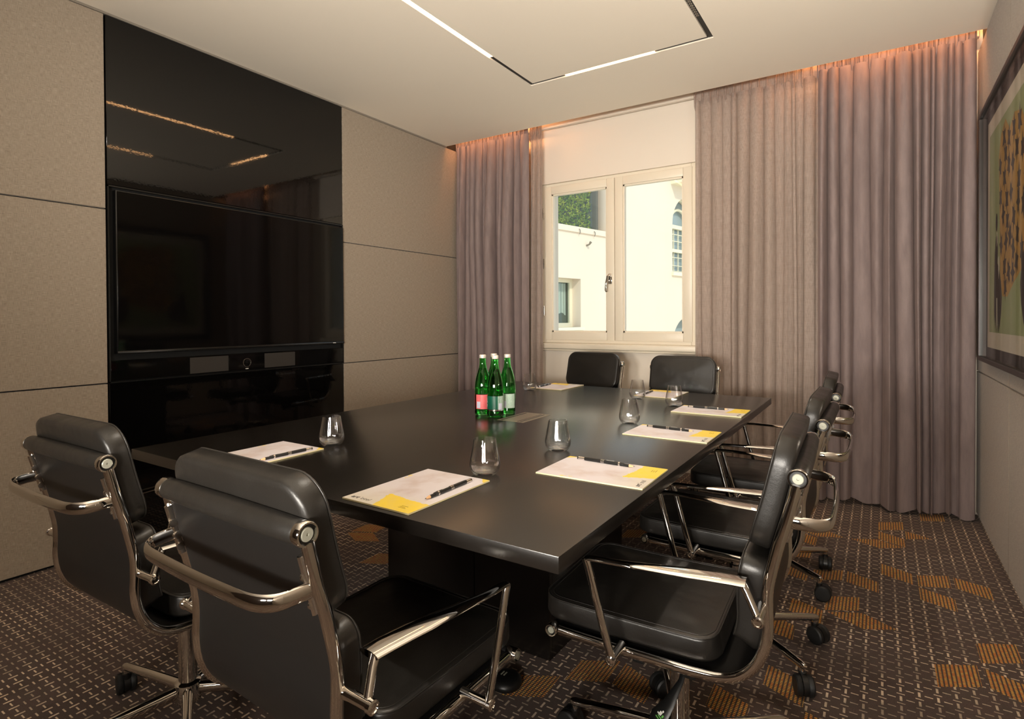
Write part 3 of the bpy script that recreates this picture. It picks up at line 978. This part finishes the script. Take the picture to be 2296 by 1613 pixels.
def make_chair():
    ch = thing('office_chair', '', 'chair')
    L = ARC[-1]
    # sling (shell of leather between the rails)
    bm = B()
    N = 44
    top, bot = [], []
    for i in range(N+1):
        p, n = at_s(L*i/N)
        for lst, off in ((top, .005), (bot, -.004)):
            q = p+n*off
            lst.append([bm.verts.new((x, q.y, q.z)) for x in (-.207, -.195, -.1, 0, .1, .195, .207)])
    for g, rev in ((top, 0), (bot, 1)):
        for a, b in zip(g[:-1], g[1:]):
            for k in range(6):
                bm.faces.new((a[k], a[k+1], b[k+1], b[k]))
    for i in range(N):
        bm.faces.new((top[i][0], top[i+1][0], bot[i+1][0], bot[i][0]))
        bm.faces.new((top[i][6], bot[i][6], bot[i+1][6], top[i+1][6]))
    obj('sling', bm, 'leather_back', ch, ang=60)
    # pads
    for nm, hw, s0, s1, r, t0, T, crn in (('seat_pad', .205, -.041, s_at_y(-.135), .055, .016, .054, .012),
                                         ('lower_back_pad', .203, s_at_z(.445), s_at_z(.648), .030, .006, .056, .008),
                                         ('upper_back_pad', .205, s_at_z(.655), L+.068, .060, .012, .044, .008)):
        bm, lp, lp2 = pad(hw, s0, s1, r, t0, T, crn)
        p = obj(nm, bm, 'leather', ch, ang=70)
        obj('seam', seam(lp), 'stitch', p, ang=90)
        obj('stitching', seam(lp2, .0009), 'stitch', p, ang=90)
    # rolls
    p, n = at_s(L)
    roll = obj('top_roll', lathe(B(), [(0, -.204), (.0175, -.204), (.0195, -.199), (.0205, -.15), (.0212, 0), (.0205, .15), (.0195, .199), (.0175, .204), (0, .204)], 24, (0, p.y, p.z), 'x'), 'leather', ch)
    fr, _ = at_s(0)
    obj('front_bar', lathe(B(), [(0, -.205), (.011, -.205), (.011, .205), (0, .205)], 16, (0, fr.y, fr.z), 'x'), 'leather_back', ch)
    # side rails with end caps
    for sd_ in (-1, 1):
        bm = B()
        run = [q for q in PS if (q-p).length > .0125 and (q-fr).length > .010]
        sweep(bm, [(sd_*.2140, q.y, q.z) for q in run], .0085, .0115, seg=12, side=(1, 0, 0))
        sweep(bm, [(sd_*.2050, q.y, q.z) for q in run], .0045, .0070, seg=8, side=(1, 0, 0))
        rail = obj('side_rail', bm, 'chrome', ch, ang=60)
        for (c, r, xo) in ((p, .0200, .2205), (fr, .0150, .2290)):
            bm = lathe(B(), [(r*.7, .203), (r*.96, .203), (r*1.0, .208), (r*1.0, xo-.002), (r*.93, xo), (r*.80, xo), (r*.76, xo-.004), (r*.74, xo-.005)], 24, (0, c.y, c.z), 'x')
            if sd_ < 0:
                bmesh.ops.scale(bm, vec=(-1, 1, 1), verts=bm.verts)
            obj('end_cap', bm, 'chrome', rail)
            bm = lathe(B(), [(r*.78, xo-.009), (r*.78, xo-.006), (0, xo-.006)], 20, (0, c.y, c.z), 'x')
            if sd_ < 0:
                bmesh.ops.scale(bm, vec=(-1, 1, 1), verts=bm.verts)
            obj('cap_well', bm, 'black_plastic', rail)
            bm = lathe(B(), [(r*.54, xo-.006), (r*.54, xo-.002), (r*.48, xo-.001), (r*.12, xo-.001), (r*.10, xo-.003), (0, xo-.003)], 20, (0, c.y, c.z), 'x')
            if sd_ < 0:
                bmesh.ops.scale(bm, vec=(-1, 1, 1), verts=bm.verts)
            obj('screw_disc', bm, 'cap_disc', rail)
        # armrest
        path = cr([(.284, .137, .611), (.2835, .128, .6175), (.282, .07, .6195), (.272, 0, .6205), (.258, -.08, .6215), (.249, -.15, .6225), (.246, -.196, .6225)], 5)
        m = len(path)
        wd = [.0085, .0095, .0105, .0160, .0235, .0245, .0230]
        ws = []
        for i in range(m):
            f = i/(m-1)*6
            k = min(int(f), 5)
            ws.append(wd[k]+(wd[k+1]-wd[k])*(f-k))
        bm = sweep(B(), [(sd_*q.x, q.y, q.z) for q in path], ws, [.0062]*m, seg=14, side=(1, 0, 0))
        arm = obj('armrest', bm, 'chrome', ch, ang=50)
        obj('arm_post', sweep(B(), [(sd_*.284, .138, .616), (sd_*.284, .132, .600), (sd_*.281, .098, .470), (sd_*.279, .079, .403)], .0075, .0095, seg=12, side=(1, 0, 0)), 'chrome', arm)
        obj('arm_strut', sweep(B(), [(sd_*.254, -.190, .622), (sd_*.258, -.199, .608), (sd_*.270, -.220, .570)], [.010, .0085, .0075], [.009, .008, .0075], seg=12, side=(1, 0, 0)), 'chrome', arm)
        for (y, z) in ((.079, .399), (-.223, .567)):
            bm = lathe(B(), [(0, .212), (.0105, .212), (.0095, .24), (.0095, .277), (.0115, .279), (.0115, .287), (.008, .2885), (.007, .2865), (.004, .2865), (0, .288)], 18, (0, y, z), 'x')
            if sd_ < 0:
                bmesh.ops.scale(bm, vec=(-1, 1, 1), verts=bm.verts)
            obj('arm_pin', bm, 'chrome', arm)
        # bracket plate for the back handle
        bm = B()
        for zz in (.722, .745, .770):
            sp_, sn = at_s(s_at_z(zz))
            lathe(bm, [(0, 0), (.0075, 0), (.0075, .004), (0, .005)], 10, (sd_*.203, sp_.y-.008, zz), 'x')
        q0, q1 = at_s(s_at_z(.705))[0], at_s(s_at_z(.785))[0]
        sweep(bm, [(sd_*.206, q0.y-.008, q0.z), (sd_*.206, q1.y-.008, q1.z)], .005, .009, seg=8, side=(1, 0, 0))
        obj('handle_bracket', bm, 'chrome_satin', ch)
    hp = cr([(.209, -.268, .748), (.207, -.298, .747), (.196, -.326, .745), (.165, -.343, .744), (.10, -.348, .744), (0, -.350, .744), (-.10, -.348, .744), (-.165, -.343, .744), (-.196, -.326, .745), (-.207, -.298, .747), (-.209, -.268, .748)], 5)
    obj('back_handle', sweep(B(), hp, .0135, .0060, seg=12, side=(0, 0, 1)), 'chrome', ch, ang=60)
    # column and mechanism
    bm = lathe(B(), [(0, .10), (.024, .10), (.024, .285), (.019, .287), (.019, .35), (0, .35)], 24)
    obj('column', bm, 'chrome', ch)
    bm = box(B(), -.065, .065, -.09, .10, .330, .380, .012, 2)
    box(bm, -.20, .20, .03, .06, .358, .384, .006, 2)
    box(bm, -.20, .20, -.085, -.055, .358, .384, .006, 2)
    lathe(bm, [(0, .10), (.028, .10), (.030, .105), (.030, .155), (.022, .165), (0, .165)], 18, (0, 0, .340), 'y')
    obj('tilt_mechanism', bm, 'black_plastic', ch)
    obj('height_lever', sweep(B(), [(.05, .02, .352), (.16, .02, .350), (.225, .02, .342), (.255, .02, .335)], [.004, .004, .010, .008], [.004, .004, .004, .003], seg=8, side=(0, 1, 0)), 'black_plastic', ch)
    return ch

def star(ch, phi, seed):
    rnd = random.Random(seed)
    bm = lathe(B(), [(0, .062), (.030, .062), (.036, .068), (.037, .105), (.034, .118), (.026, .124), (0, .124)], 24)
    obj('hub', bm, 'chrome', ch)
    for k in range(5):
        a = phi+k*2*pi/5
        d = Vector((cos(a), sin(a), 0))
        s = Vector((-sin(a), cos(a), 0))
        pts_ = [d*.030+Vector((0, 0, .097)), d*.15+Vector((0, 0, .093)), d*.285+Vector((0, 0, .086)), d*.296+Vector((0, 0, .0845))]
        bm = sweep(B(), pts_, [.015, .013, .0115, .009], [.018, .015, .012, .009], seg=12, side=s)
        lathe(bm, [(0, .060), (.0085, .060), (.0085, .092), (0, .092)], 12, d*.286)
        leg = obj('leg', bm, 'chrome', ch, ang=50)
        sw = a+rnd.uniform(-2.2, 2.2)
        cd_ = Vector((cos(sw), sin(sw), 0))
        ce = Vector((d.x*.286, d.y*.286, 0))+cd_*.014
        ax = Vector((-sin(sw), cos(sw), 0))
        rot_ = Matrix.Rotation(sw, 4, 'Z')
        # hood: half ring over the twin wheels
        bm = B()
        pr = [(cos(t_)*.0315, sin(t_)*.0315+.031) for t_ in [radians(-35+i*15) for i in range(17)]]
        inn = [(cos(t_)*.020, sin(t_)*.020+.031) for t_ in [radians(-35+i*15) for i in range(17)]]
        poly = pr+list(reversed(inn))
        prism(bm, poly, lambda u, v, h: (u, h, v), -.008, .008)
        lathe(bm, [(0, .050), (.012, .050), (.012, .066), (.009, .068), (0, .068)], 12, (-.014, 0, 0))
        bmesh.ops.transform(bm, matrix=Matrix.Translation(ce) @ rot_, verts=bm.verts)
        obj('caster_hood', bm, 'black_plastic', leg)
        for sg in (-1, 1):
            bm = lathe(B(), [(0, .009), (.029, .009), (.031, .012), (.031, .022), (.027, .026), (.016, .027), (0, .027)], 20, (0, 0, .031), 'y')
            if sg < 0:
                bmesh.ops.scale(bm, vec=(1, -1, 1), verts=bm.verts)
            bmesh.ops.transform(bm, matrix=Matrix.Translation(ce) @ rot_, verts=bm.verts)
            obj('caster_wheel', bm, 'black_rubber', leg)

chair0 = make_chair()
CH = [((2.814, -2.493), 92.1, 187, 'black leather chair at the near end of the right table side, facing the table', 'chairs on the right table side'),
      ((2.818, -1.829), 89.7, -36.9, 'middle of the three black leather chairs on the right table side', 'chairs on the right table side'),
      ((2.806, -1.145), 91.6, -35.6, 'black leather chair on the right table side nearest the curtains', 'chairs on the right table side'),
      ((2.318, -3.112), -1.4, 20, 'black leather chair in the foreground centre, its back to the viewer', 'chairs at the near table end'),
      ((1.570, -3.090), .9, 187.9, 'black leather chair at the near table end closest to the television', 'chairs at the near table end'),
      ((1.500, -.469), 174, 40, 'black leather chair below the left window pane at the far table end', 'chairs at the far table end'),
      ((2.198, -.557), 182, 10, 'black leather chair below the right window pane at the far table end', 'chairs at the far table end')]
chairs = []
for i, ((x, y), th, ph, lab, grp) in enumerate(CH):
    chairs.append(chair0 if i == 0 else copy_tree(chair0))
for i, ((x, y), th, ph, lab, grp) in enumerate(CH):
    c = chairs[i]
    c.location = (x, y, 0)
    c.rotation_euler = (0, 0, radians(th))
    tag(c, lab, 'chair', grp)
    star(c, radians(ph-th), 40+i)
# hang tag with a green pictogram on the lever of the nearest chair
c = chairs[0]
bm = sweep(B(), [(-.05, -.035, .335), (-.105, -.03, .290), (-.135, -.008, .245), (-.150, .012, .215), (-.158, .022, .200)], [.006, .008, .016, .024, .016], [.004, .004, .004, .004, .004], seg=10, side=(.45, 1, 0))
tg = obj('lever_tag', bm, 'black_plastic', c)
ctr, td, sv = Vector((-.147, .006, .222)), Vector((-.023, .034, -.045)).normalized(), Vector((.45, 1, 0))
sv = (sv-td*sv.dot(td)).normalized()
nv = td.cross(sv)
nv = nv if nv.dot(Vector((-1.45, -.37, .95))) > 0 else -nv
for nm_, mt_, rects in (('pictogram', 'white_ink', ((-.004, .000, -.011, -.007), (-.003, .004, -.006, .002), (.000, .008, .000, .003))), ('pictogram', 'green_ink', ((-.009, .003, .004, .006), (-.006, .006, .009, .011), (-.010, -.006, -.004, .002)))):
    bm = B()
    for (a0, a1, b0, b1) in rects:
        prism(bm, [(a0, b0), (a1, b0), (a1, b1), (a0, b1)], lambda u, v, h: ctr+sv*u+td*v+nv*h, .0036, .0046)
    obj(nm_, bm, mt_, tg, smooth=False)
tg['label'] = 'black lever tag with a green seated figure pictogram'

# ------------------------------------------------------------------ writing helper
def text_obj(name, body, size, mat, parent, loc, rot=(0, 0, 0), shear=0, bold=0, space=1.0):
    cu = bpy.data.curves.new(name, 'FONT')
    cu.body = body
    cu.size = size
    cu.shear = shear
    cu.offset = bold
    cu.space_character = space
    cu.extrude = .0001
    cu.resolution_u = 3
    tmp = bpy.data.objects.new(name+'_tmp', cu)
    COL.objects.link(tmp)
    dg = bpy.context.evaluated_depsgraph_get()
    me = bpy.data.meshes.new_from_object(tmp.evaluated_get(dg))
    me.materials.clear()
    me.materials.append(M[mat])
    bpy.data.objects.remove(tmp)
    o = bpy.data.objects.new(name, me)
    COL.objects.link(o)
    o.parent = parent
    o.location = loc
    o.rotation_euler = rot
    return o

# ------------------------------------------------------------------ notepads and pencils
def make_pad():
    t_ = thing('notepad', '', 'notepad')
    bm = box(B(), -.105, .105, -.1485, .1485, 0, .0035)
    for f in bm.faces:
        f.material_index = 1 if f.calc_center_median().z < .003 else 0
    obj('sheets', bm, ['notepad_print', 'paper_edge'], t_, smooth=False)
    text_obj('logo_lettering', 'art', .019, 'ink', t_, (-.092, -.135, .0035), bold=.0005, shear=.15)
    text_obj('logo_lettering', "'otel", .019, 'ink', t_, (-.0655, -.135, .0035))
    bm = B()
    for k, wv_ in enumerate((.020, .016, .022)):
        box(bm, .055, .055+wv_, -.118-.0055*k, -.1168-.0055*k, .0034, .0037)
    obj('small_print', bm, 'ink_yellow', t_, smooth=False)
    return t_
def make_pencil():
    """lies along +y: eraser end at y=0, tip at y=+.18, rests on z=0"""
    t_ = thing('pencil', '', 'pencil')
    r = .0042
    zc = r
    hexr = lambda i, a: 1
    obj('body', lathe(B(), [(0, .022), (r, .022), (r, .085), (r, .163), (0, .163)], 12, (0, 0, zc), 'y'), 'pen_black', t_)
    obj('ferrule', lathe(B(), [(0, .004), (r*1.08, .004), (r*1.12, .010), (r*1.08, .024), (0, .024)], 14, (0, 0, zc), 'y'), 'chrome_satin', t_)
    obj('eraser', lathe(B(), [(0, 0), (r*.8, 0), (r, .001), (r, .005), (0, .005)], 12, (0, 0, zc), 'y'), 'black_rubber', t_)
    bm = lathe(B(), [(0, .024), (r*1.16, .024), (r*1.22, .03), (r*1.22, .140), (r*1.1, .146), (0, .146)], 14, (0, 0, zc+.0008), 'y')
    hol = obj('holder', bm, 'pen_black', t_)
    for y, hw_, k_ in ((.078, .0008, 1.30), (.082, .0008, 1.30), (.086, .0008, 1.30), (.1335, .0025, 1.34)):
        obj('ring', lathe(B(), [(r*1.18, y-hw_), (r*k_, y-hw_), (r*k_, y+hw_), (r*1.18, y+hw_)], 14, (0, 0, zc+.0008), 'y', closed=True), 'chrome_satin', hol)
    bm = B()
    for k in range(7):
        box(bm, -.0009, .0009, .094+k*.0035, .0965+k*.0035, zc+.0008+r*1.2, zc+.0008+r*1.2+.0003)
    obj('lettering', bm, 'white_ink', hol, smooth=False)
    obj('sharpened_wood', lathe(B(), [(r, .163), (r*.3, .176), (0, .176)], 12, (0, 0, zc), 'y'), 'wood_tip', t_)
    obj('lead', lathe(B(), [(r*.3, .176), (0, .181)], 8, (0, 0, zc), 'y'), 'graphite', t_)
    return t_
pad0, pen0 = make_pad(), make_pencil()
seat = ['of the near chair on the right table side', 'of the middle chair on the right table side', 'of the right table side chair nearest the curtains',
        'of the foreground centre chair', 'of the near end chair closest to the television', 'of the far chair below the left window pane', 'of the far chair below the right window pane']
PADS = [((2.612, -2.520), 91), ((2.616, -1.913), 90), ((2.612, -1.335), 90.5), ((2.299, -2.906), -.5), ((1.637, -2.893), 0), ((1.585, -.868), 180), ((2.240, -.880), 180)]
PENS = [((2.498, -2.440), (2.674, -2.448)), ((2.501, -1.851), (2.676, -1.864)), ((2.498, -1.288), (2.676, -1.286)), ((2.371, -2.791), (2.374, -2.970)), ((1.725, -2.776), (1.719, -2.954)), ((1.514, -.985), (1.506, -.806)), ((2.176, -.990), (2.168, -.811))]
for i in range(7):
    p = pad0 if i == 0 else copy_tree(pad0)
    q = pen0 if i == 0 else copy_tree(pen0)
    (x, y), th = PADS[i]
    p.location = (x, y, TZ+.0006)
    p.rotation_euler = (0, 0, radians(th))
    tag(p, 'printed notepad at the place '+seat[i], 'notepad', 'notepads on the table')
    (xa, ya), (xb, yb) = PENS[i]
    q.location = (xa, ya, TZ+.0041)
    q.rotation_euler = (0, 0, math.atan2(yb-ya, xb-xa)-pi/2)
    tag(q, 'black pencil lying on the notepad '+seat[i], 'pencil', 'pencils on the notepads')

# ------------------------------------------------------------------ glasses
def make_glass():
    prof_o = [(0, 0), (.020, 0), (.0275, .0015), (.034, .007), (.039, .016), (.0412, .026), (.0410, .034), (.0385, .048), (.0355, .064), (.0325, .080), (.0298, .0965), (.0292, .098)]
    prof_i = [(.0283, .098), (.0288, .0960), (.0316, .080), (.0346, .064), (.0376, .048), (.0400, .034), (.0401, .027), (.0376, .018), (.0315, .0105), (.022, .0070), (0, .0062)]
    n = len(prof_o)
    def rf(i, a):
        if i < n:
            return 1
        k = i-n
        f = 1.0 if 2 <= k <= 7 else (.5 if k in (1, 8) else 0)
        return 1-.026*f*(.5+.5*cos(22*a))
    return lathe(B(), prof_o+prof_i, 96, rfun=rf)
GL = [((1.714, -2.690), 'fluted glass beside the notepad closest to the television'),
      ((2.357, -2.712), 'fluted glass beside the notepad of the foreground centre chair'),
      ((2.389, -2.360), 'fluted glass beside the near notepad on the right table side'),
      ((2.410, -1.800), 'fluted glass beside the middle notepad on the right table side'),
      ((2.426, -1.265), 'fluted glass beside the right side notepad nearest the curtains'),
      ((2.186, -1.110), 'fluted glass beside the far notepad below the right window pane'),
      ((1.523, -1.098), 'fluted glass beside the far notepad below the left window pane')]
g0 = None
for i, ((x, y), lab) in enumerate(GL):
    if g0 is None:
        g = g0 = obj('drinking_glass', make_glass(), 'clear_glass', ang=50)
    else:
        g = g0.copy()
        COL.objects.link(g)
    g.location = (x, y, TZ)
    g.rotation_euler = (0, 0, i*.7)
    tag(g, lab, 'glass', 'fluted glasses on the table')

# ------------------------------------------------------------------ bottles
def arc_label(bm, r, z0, z1, a0, a1, n=14):
    rows = []
    for z in (z0, z1):
        rows.append([bm.verts.new((r*cos(a0+(a1-a0)*k/n), r*sin(a0+(a1-a0)*k/n), z)) for k in range(n+1)])
    rows2 = []
    for z in (z0, z1):
        rows2.append([bm.verts.new(((r+.0004)*cos(a0+(a1-a0)*k/n), (r+.0004)*sin(a0+(a1-a0)*k/n), z)) for k in range(n+1)])
    for k in range(n):
        bm.faces.new((rows[0][k], rows[1][k], rows[1][k+1], rows[0][k+1]))
        bm.faces.new((rows2[0][k], rows2[0][k+1], rows2[1][k+1], rows2[1][k]))
        bm.faces.new((rows[0][k], rows[0][k+1], rows2[0][k+1], rows2[0][k]))
        bm.faces.new((rows[1][k], rows2[1][k], rows2[1][k+1], rows[1][k+1]))
    return bm
def make_bottle(label, x, y, rz, red, front_a, back_a):
    b = thing('water_bottle', label, 'bottle', (x, y, TZ), rz, 'green glass water bottles')
    out = [(0, .004), (.020, .003), (.030, 0), (.0345, .003), (.0357, .010), (.0360, .020), (.0352, .023), (.0352, .100), (.0360, .103), (.0358, .125), (.0338, .145), (.0295, .168), (.0228, .190), (.0175, .206), (.0147, .222), (.0138, .240), (.0148, .243), (.0148, .247), (.0128, .248), (.0125, .256)]
    inn = [(.0100, .256), (.0105, .240), (.0118, .222), (.0148, .206), (.0200, .190), (.0268, .168), (.0312, .145), (.0332, .125), (.0330, .100), (.0330, .015), (.030, .008), (.020, .009), (0, .010)]
    obj('glass_body', lathe(B(), out+inn, 40), 'green_glass', b, ang=50)
    wprof = [(0, .0105), (.0295, .0086), (.0327, .0155), (.0327, .125), (.0307, .145), (.0263, .168), (.0195, .190), (.0145, .205), (0, .205)]
    obj('water', lathe(B(), wprof, 32), 'bottle_water', b, ang=50)
    cp = obj('screw_cap', lathe(B(), [(0, .2635), (.0125, .2635), (.0142, .262), (.0146, .259), (.0146, .250), (.0140, .2485), (.0130, .2485)], 40, rfun=lambda i, a: 1+.02*(cos(20*a) if 3 <= i <= 4 else 0)), 'bottle_cap', b)
    z0, z1 = .030, .092
    lr = .0354
    fa = radians(front_a)
    f = obj('front_label', arc_label(B(), lr, z0, z1, fa-radians(70), fa+radians(70)), 'label_red' if red else 'label_green', b, ang=80)
    obj('label_foot', arc_label(B(), lr+.0003, z0, z0+.006, fa-radians(70), fa+radians(70)), 'chrome_satin', f, ang=80)
    # white script running up the front label
    bm = B()
    for k in range(6):
        zz = .044+k*.0068
        aa = fa-radians(46)+radians(7)*sin(k*2.4)
        arc_label(bm, lr+.0004, zz, zz+.0045, aa-radians(6), aa+radians(6), 3)
    obj('script', bm, 'white_ink', f, ang=80)
    ba = radians(back_a)
    bl = obj('back_label', arc_label(B(), lr, z0, z1, ba-radians(52), ba+radians(52)), 'label_back_red' if red else 'label_back_white', b, ang=80)
    obj('barcode', arc_label(B(), lr+.0003, z0+.004, z0+.032, ba-radians(44), ba-radians(16), 5), 'label_lavender', bl, ang=80)
    return b
make_bottle('green water bottle with a red and white back label, leftmost of the four', 1.790, -1.935, 0, True, 160, -57)
make_bottle('green water bottle with a dark green label, in front of the other three', 1.866, -1.950, 0, False, -88, 12)
make_bottle('green water bottle with a pale green printed label, rightmost of the four', 1.868, -1.858, 0, False, 130, -50)
make_bottle('green water bottle standing at the back, half hidden by the other three', 1.790, -1.850, 0, False, 60, -120)

# ------------------------------------------------------------------ outside: facade across the courtyard
AZ = radians(13)
bld = thing('building', 'sunlit cream building with an arched window seen through the window', 'building', (CAM.x-10.5*cos(AZ), CAM.y+10.5*sin(AZ), -4.0))
bld.rotation_euler = (0, 0, -AZ)      # local y runs along the facade, local x comes out of it
def bb(name, x0, x1, s0, s1, z0, z1, mat, par=None):
    return obj(name, box(B(), x0, x1, s0, s1, z0+4, z1+4), mat, par or bld, smooth=False)
SB, TZR = 14.55, 3.66
# low wing with a window opening
ws0, ws1, wz0, wz1 = 11.3, 12.97, .92, 2.32
bm = B()
for a in ((4, ws0, -4, TZR), (ws1, SB, -4, TZR), (ws0, ws1, -4, wz0), (ws0, ws1, wz1, TZR)):
    box(bm, -.45, 0, a[0], a[1], a[2]+4, a[3]+4)
obj('low_wall', bm, 'facade', bld, smooth=False)
bb('parapet_coping', -.5, .05, 4, SB, TZR, TZR+.16, 'facade')
# window of the low wing
wn_ = bb('window', -.46, -.44, ws0, ws1, wz0, wz1, 'ext_dark')
bm = B()
for a in ((ws0, ws0+.1, wz0, wz1), (ws1-.12, ws1, wz0, wz1), (ws0+.1, ws1-.12, wz0, wz0+.12), (ws0+.1, ws1-.12, wz1-.1, wz1)):
    box(bm, -.40, -.32, a[0], a[1], a[2]+4, a[3]+4)
obj('frame', bm, 'ext_frame', wn_, smooth=False)
bb('pane', -.37, -.36, ws0+.1, ws1-.12, wz0+.12, wz1-.1, 'balustrade_glass', wn_)
bm = B()
N = 40
rows = []
for z in (0, .3, 1):
    row = []
    for k in range(N+1):
        u = k/N
        zz = wz0+.28+.14*abs(sin(u*9))+(wz1-.12-wz0-.28-.14*abs(sin(u*9)))*z
        row.append(bm.verts.new((-.43+.015*sin(u*70), ws0+.1+(ws1-ws0-.30)*u, zz+4)))
    rows.append(row)
for a, b in zip(rows[:-1], rows[1:]):
    for k in range(N):
        bm.faces.new((a[k], a[k+1], b[k+1], b[k]))
obj('lace_curtain', bm, 'ext_lace', wn_)
bb('sill', -.3, .08, ws0-.08, ws1+.10, wz0-.09, wz0, 'ext_frame', wn_)
# terrace behind the parapet
bb('terrace_floor', -6, -.45, 4, SB, TZR-.4, TZR-.02, 'ext_ground')
for k in range(5):
    s0 = SB-.75-(k+1)*1.30
    bb('glass_panel', -.22, -.205, s0, s0+1.285, TZR+.16, TZR+1.30, 'balustrade_glass')
for s in (12.85, 13.55, 14.25):
    bm = B()
    sweep(bm, [(.05, s, TZR+4.10), (.09, s, TZR+4.06), (.09, s, TZR+4.0), (.06, s, TZR+3.95)], .012, seg=6)
    obj('hook', bm, 'hook_metal', bld)
obj('wall_lamp', sweep(B(), [(0, 13.25, TZR+3.66), (.10, 13.25, TZR+3.68), (.16, 13.25, TZR+3.75)], [.03, .025, .04], seg=8), 'hook_metal', bld)
# tall block
as0, as1, az0, azs = 18.10, 20.20, 2.80, 4.50       # arched window
bm = B()
acx, ar = (as0+as1)/2, (as1-as0)/2
lo = 1.35
outer = [(SB, -4), (SB, 8.5), (27, 8.5), (27, -4)]
for a in ((SB, as0, -4, 7.4), (as1, 27, -4, 7.4), (as0, as1, lo+.0, az0)):
    box(bm, -.5, 0, a[0], a[1], a[2]+4, a[3]+4)
NA = 20
def arch_spandrel(s0, s1, zs, ztop):
    c_, r_ = (s0+s1)/2, (s1-s0)/2
    pts_ = [(c_-r_*cos(pi*k/NA), zs+r_*sin(pi*k/NA)) for k in range(NA+1)]
    for k in range(NA):
        (p0, q0), (p1, q1) = pts_[k], pts_[k+1]
        prism(bm, [(p0, q0+4), (p1, q1+4), (p1, ztop+4), (p0, ztop+4)], lambda u, v, h: (h, u, v), -.5, 0)
arch_spandrel(as0, as1, azs, 7.4)
arch_spandrel(as0, as1, .15, lo)
box(bm, -.5, 0, as0, as1, 0, 2.0)
obj('tall_wall', bm, 'facade', bld, smooth=False)
bb('return_wall', -5, -.5, SB, SB+.4, -4, 7.4, 'facade')
aw = bb('arched_window', -.52, -.48, as0, as1, .2, 5.8, 'ext_glass')
bm = B()
for r in (ar*.985, ar*.62):
    zc_ = azs+.02
    sweep(bm, [(-.36, acx-r*cos(pi*k/NA), zc_+4+r*sin(pi*k/NA)) for k in range(NA+1)], .06, .05, seg=6, side=(1, 0, 0))
box(bm, -.42, -.30, as0, as1, azs-.06+4, azs+.08+4)
box(bm, -.42, -.30, as0, as1, 3.72, 3.60+.27) if False else None
box(bm, -.42, -.30, as0, as1, az0+4, az0+.10+4)
box(bm, -.42, -.30, as0, as1, az0+.78+4, az0+.90+4)
for s in (as0+.03, acx-ar*.62, acx+ar*.62, as1-.03):
    box(bm, -.42, -.30, s-.05, s+.05, az0+4, azs+4)
obj('arched_frame', bm, 'ext_frame', aw, smooth=False)
bm = B()
for z in (3.1, 3.4, 4.0, 4.25):
    box(bm, -.40, -.36, as0, as1, z+4-.012, z+4+.012)
for s in (acx-.32, acx, acx+.32):
    box(bm, -.40, -.36, s-.012, s+.012, az0+4, azs+4)
obj('glazing_bar', bm, 'ext_frame', aw, smooth=False)
bb('sill', -.4, .08, as0-.05, as1+.05, az0-.12, az0, 'ext_frame', aw)
bb('eave', -.2, .55, 18.0, 27, 5.90, 6.02, 'ext_frame')
bb('lower_roof', -.2, .50, 18.02, 27, 6.02, 6.6, 'roof_grey')
bb('roof', -7, .3, SB-.2, 27.3, 7.4, 7.6, 'roof_grey')
# planted green wall on the terrace
gw = thing('green_wall', 'leafy planted wall on the terrace behind the glass balustrade', 'plants', bld.matrix_basis @ Vector((-3.0, 12.0, 3.3+4)))
gw.rotation_euler = (0, 0, -AZ)
gw.location = (bld.location.x+SB*sin(AZ), bld.location.y+SB*cos(AZ), TZR)
obj('trellis', box(B(), -4.2, -.40, -.32, -.22, 0, 3.2), 'ext_dark', gw, smooth=False)
bm = B()
rnd = random.Random(11)
for k in range(11000):
    x, z = rnd.uniform(-4.2, -.58), rnd.uniform(.02, 3.2)
    y = -.34-abs(rnd.gauss(0, .07))
    s = rnd.uniform(.03, .06)
    a, b_ = rnd.uniform(0, 2*pi), rnd.uniform(-.6, .9)
    d = Vector((cos(a)*cos(b_), -abs(sin(b_)), sin(a)*cos(b_)))*s
    sd_ = d.cross(Vector((rnd.uniform(-1, 1), -1, rnd.uniform(-1, 1)))).normalized()*s*.4
    p = Vector((x, y, z))
    vs = [bm.verts.new(p-d), bm.verts.new(p+sd_), bm.verts.new(p+d), bm.verts.new(p-sd_)]
    bm.faces.new(vs)
lv = obj('foliage', bm, 'leaf', gw, smooth=False)
lv['kind'] = 'stuff'
cg = struct(obj('courtyard_ground', box(B(), -25, 25, YW+.35, 40, -4.2, -4.0), 'ext_ground', smooth=False))
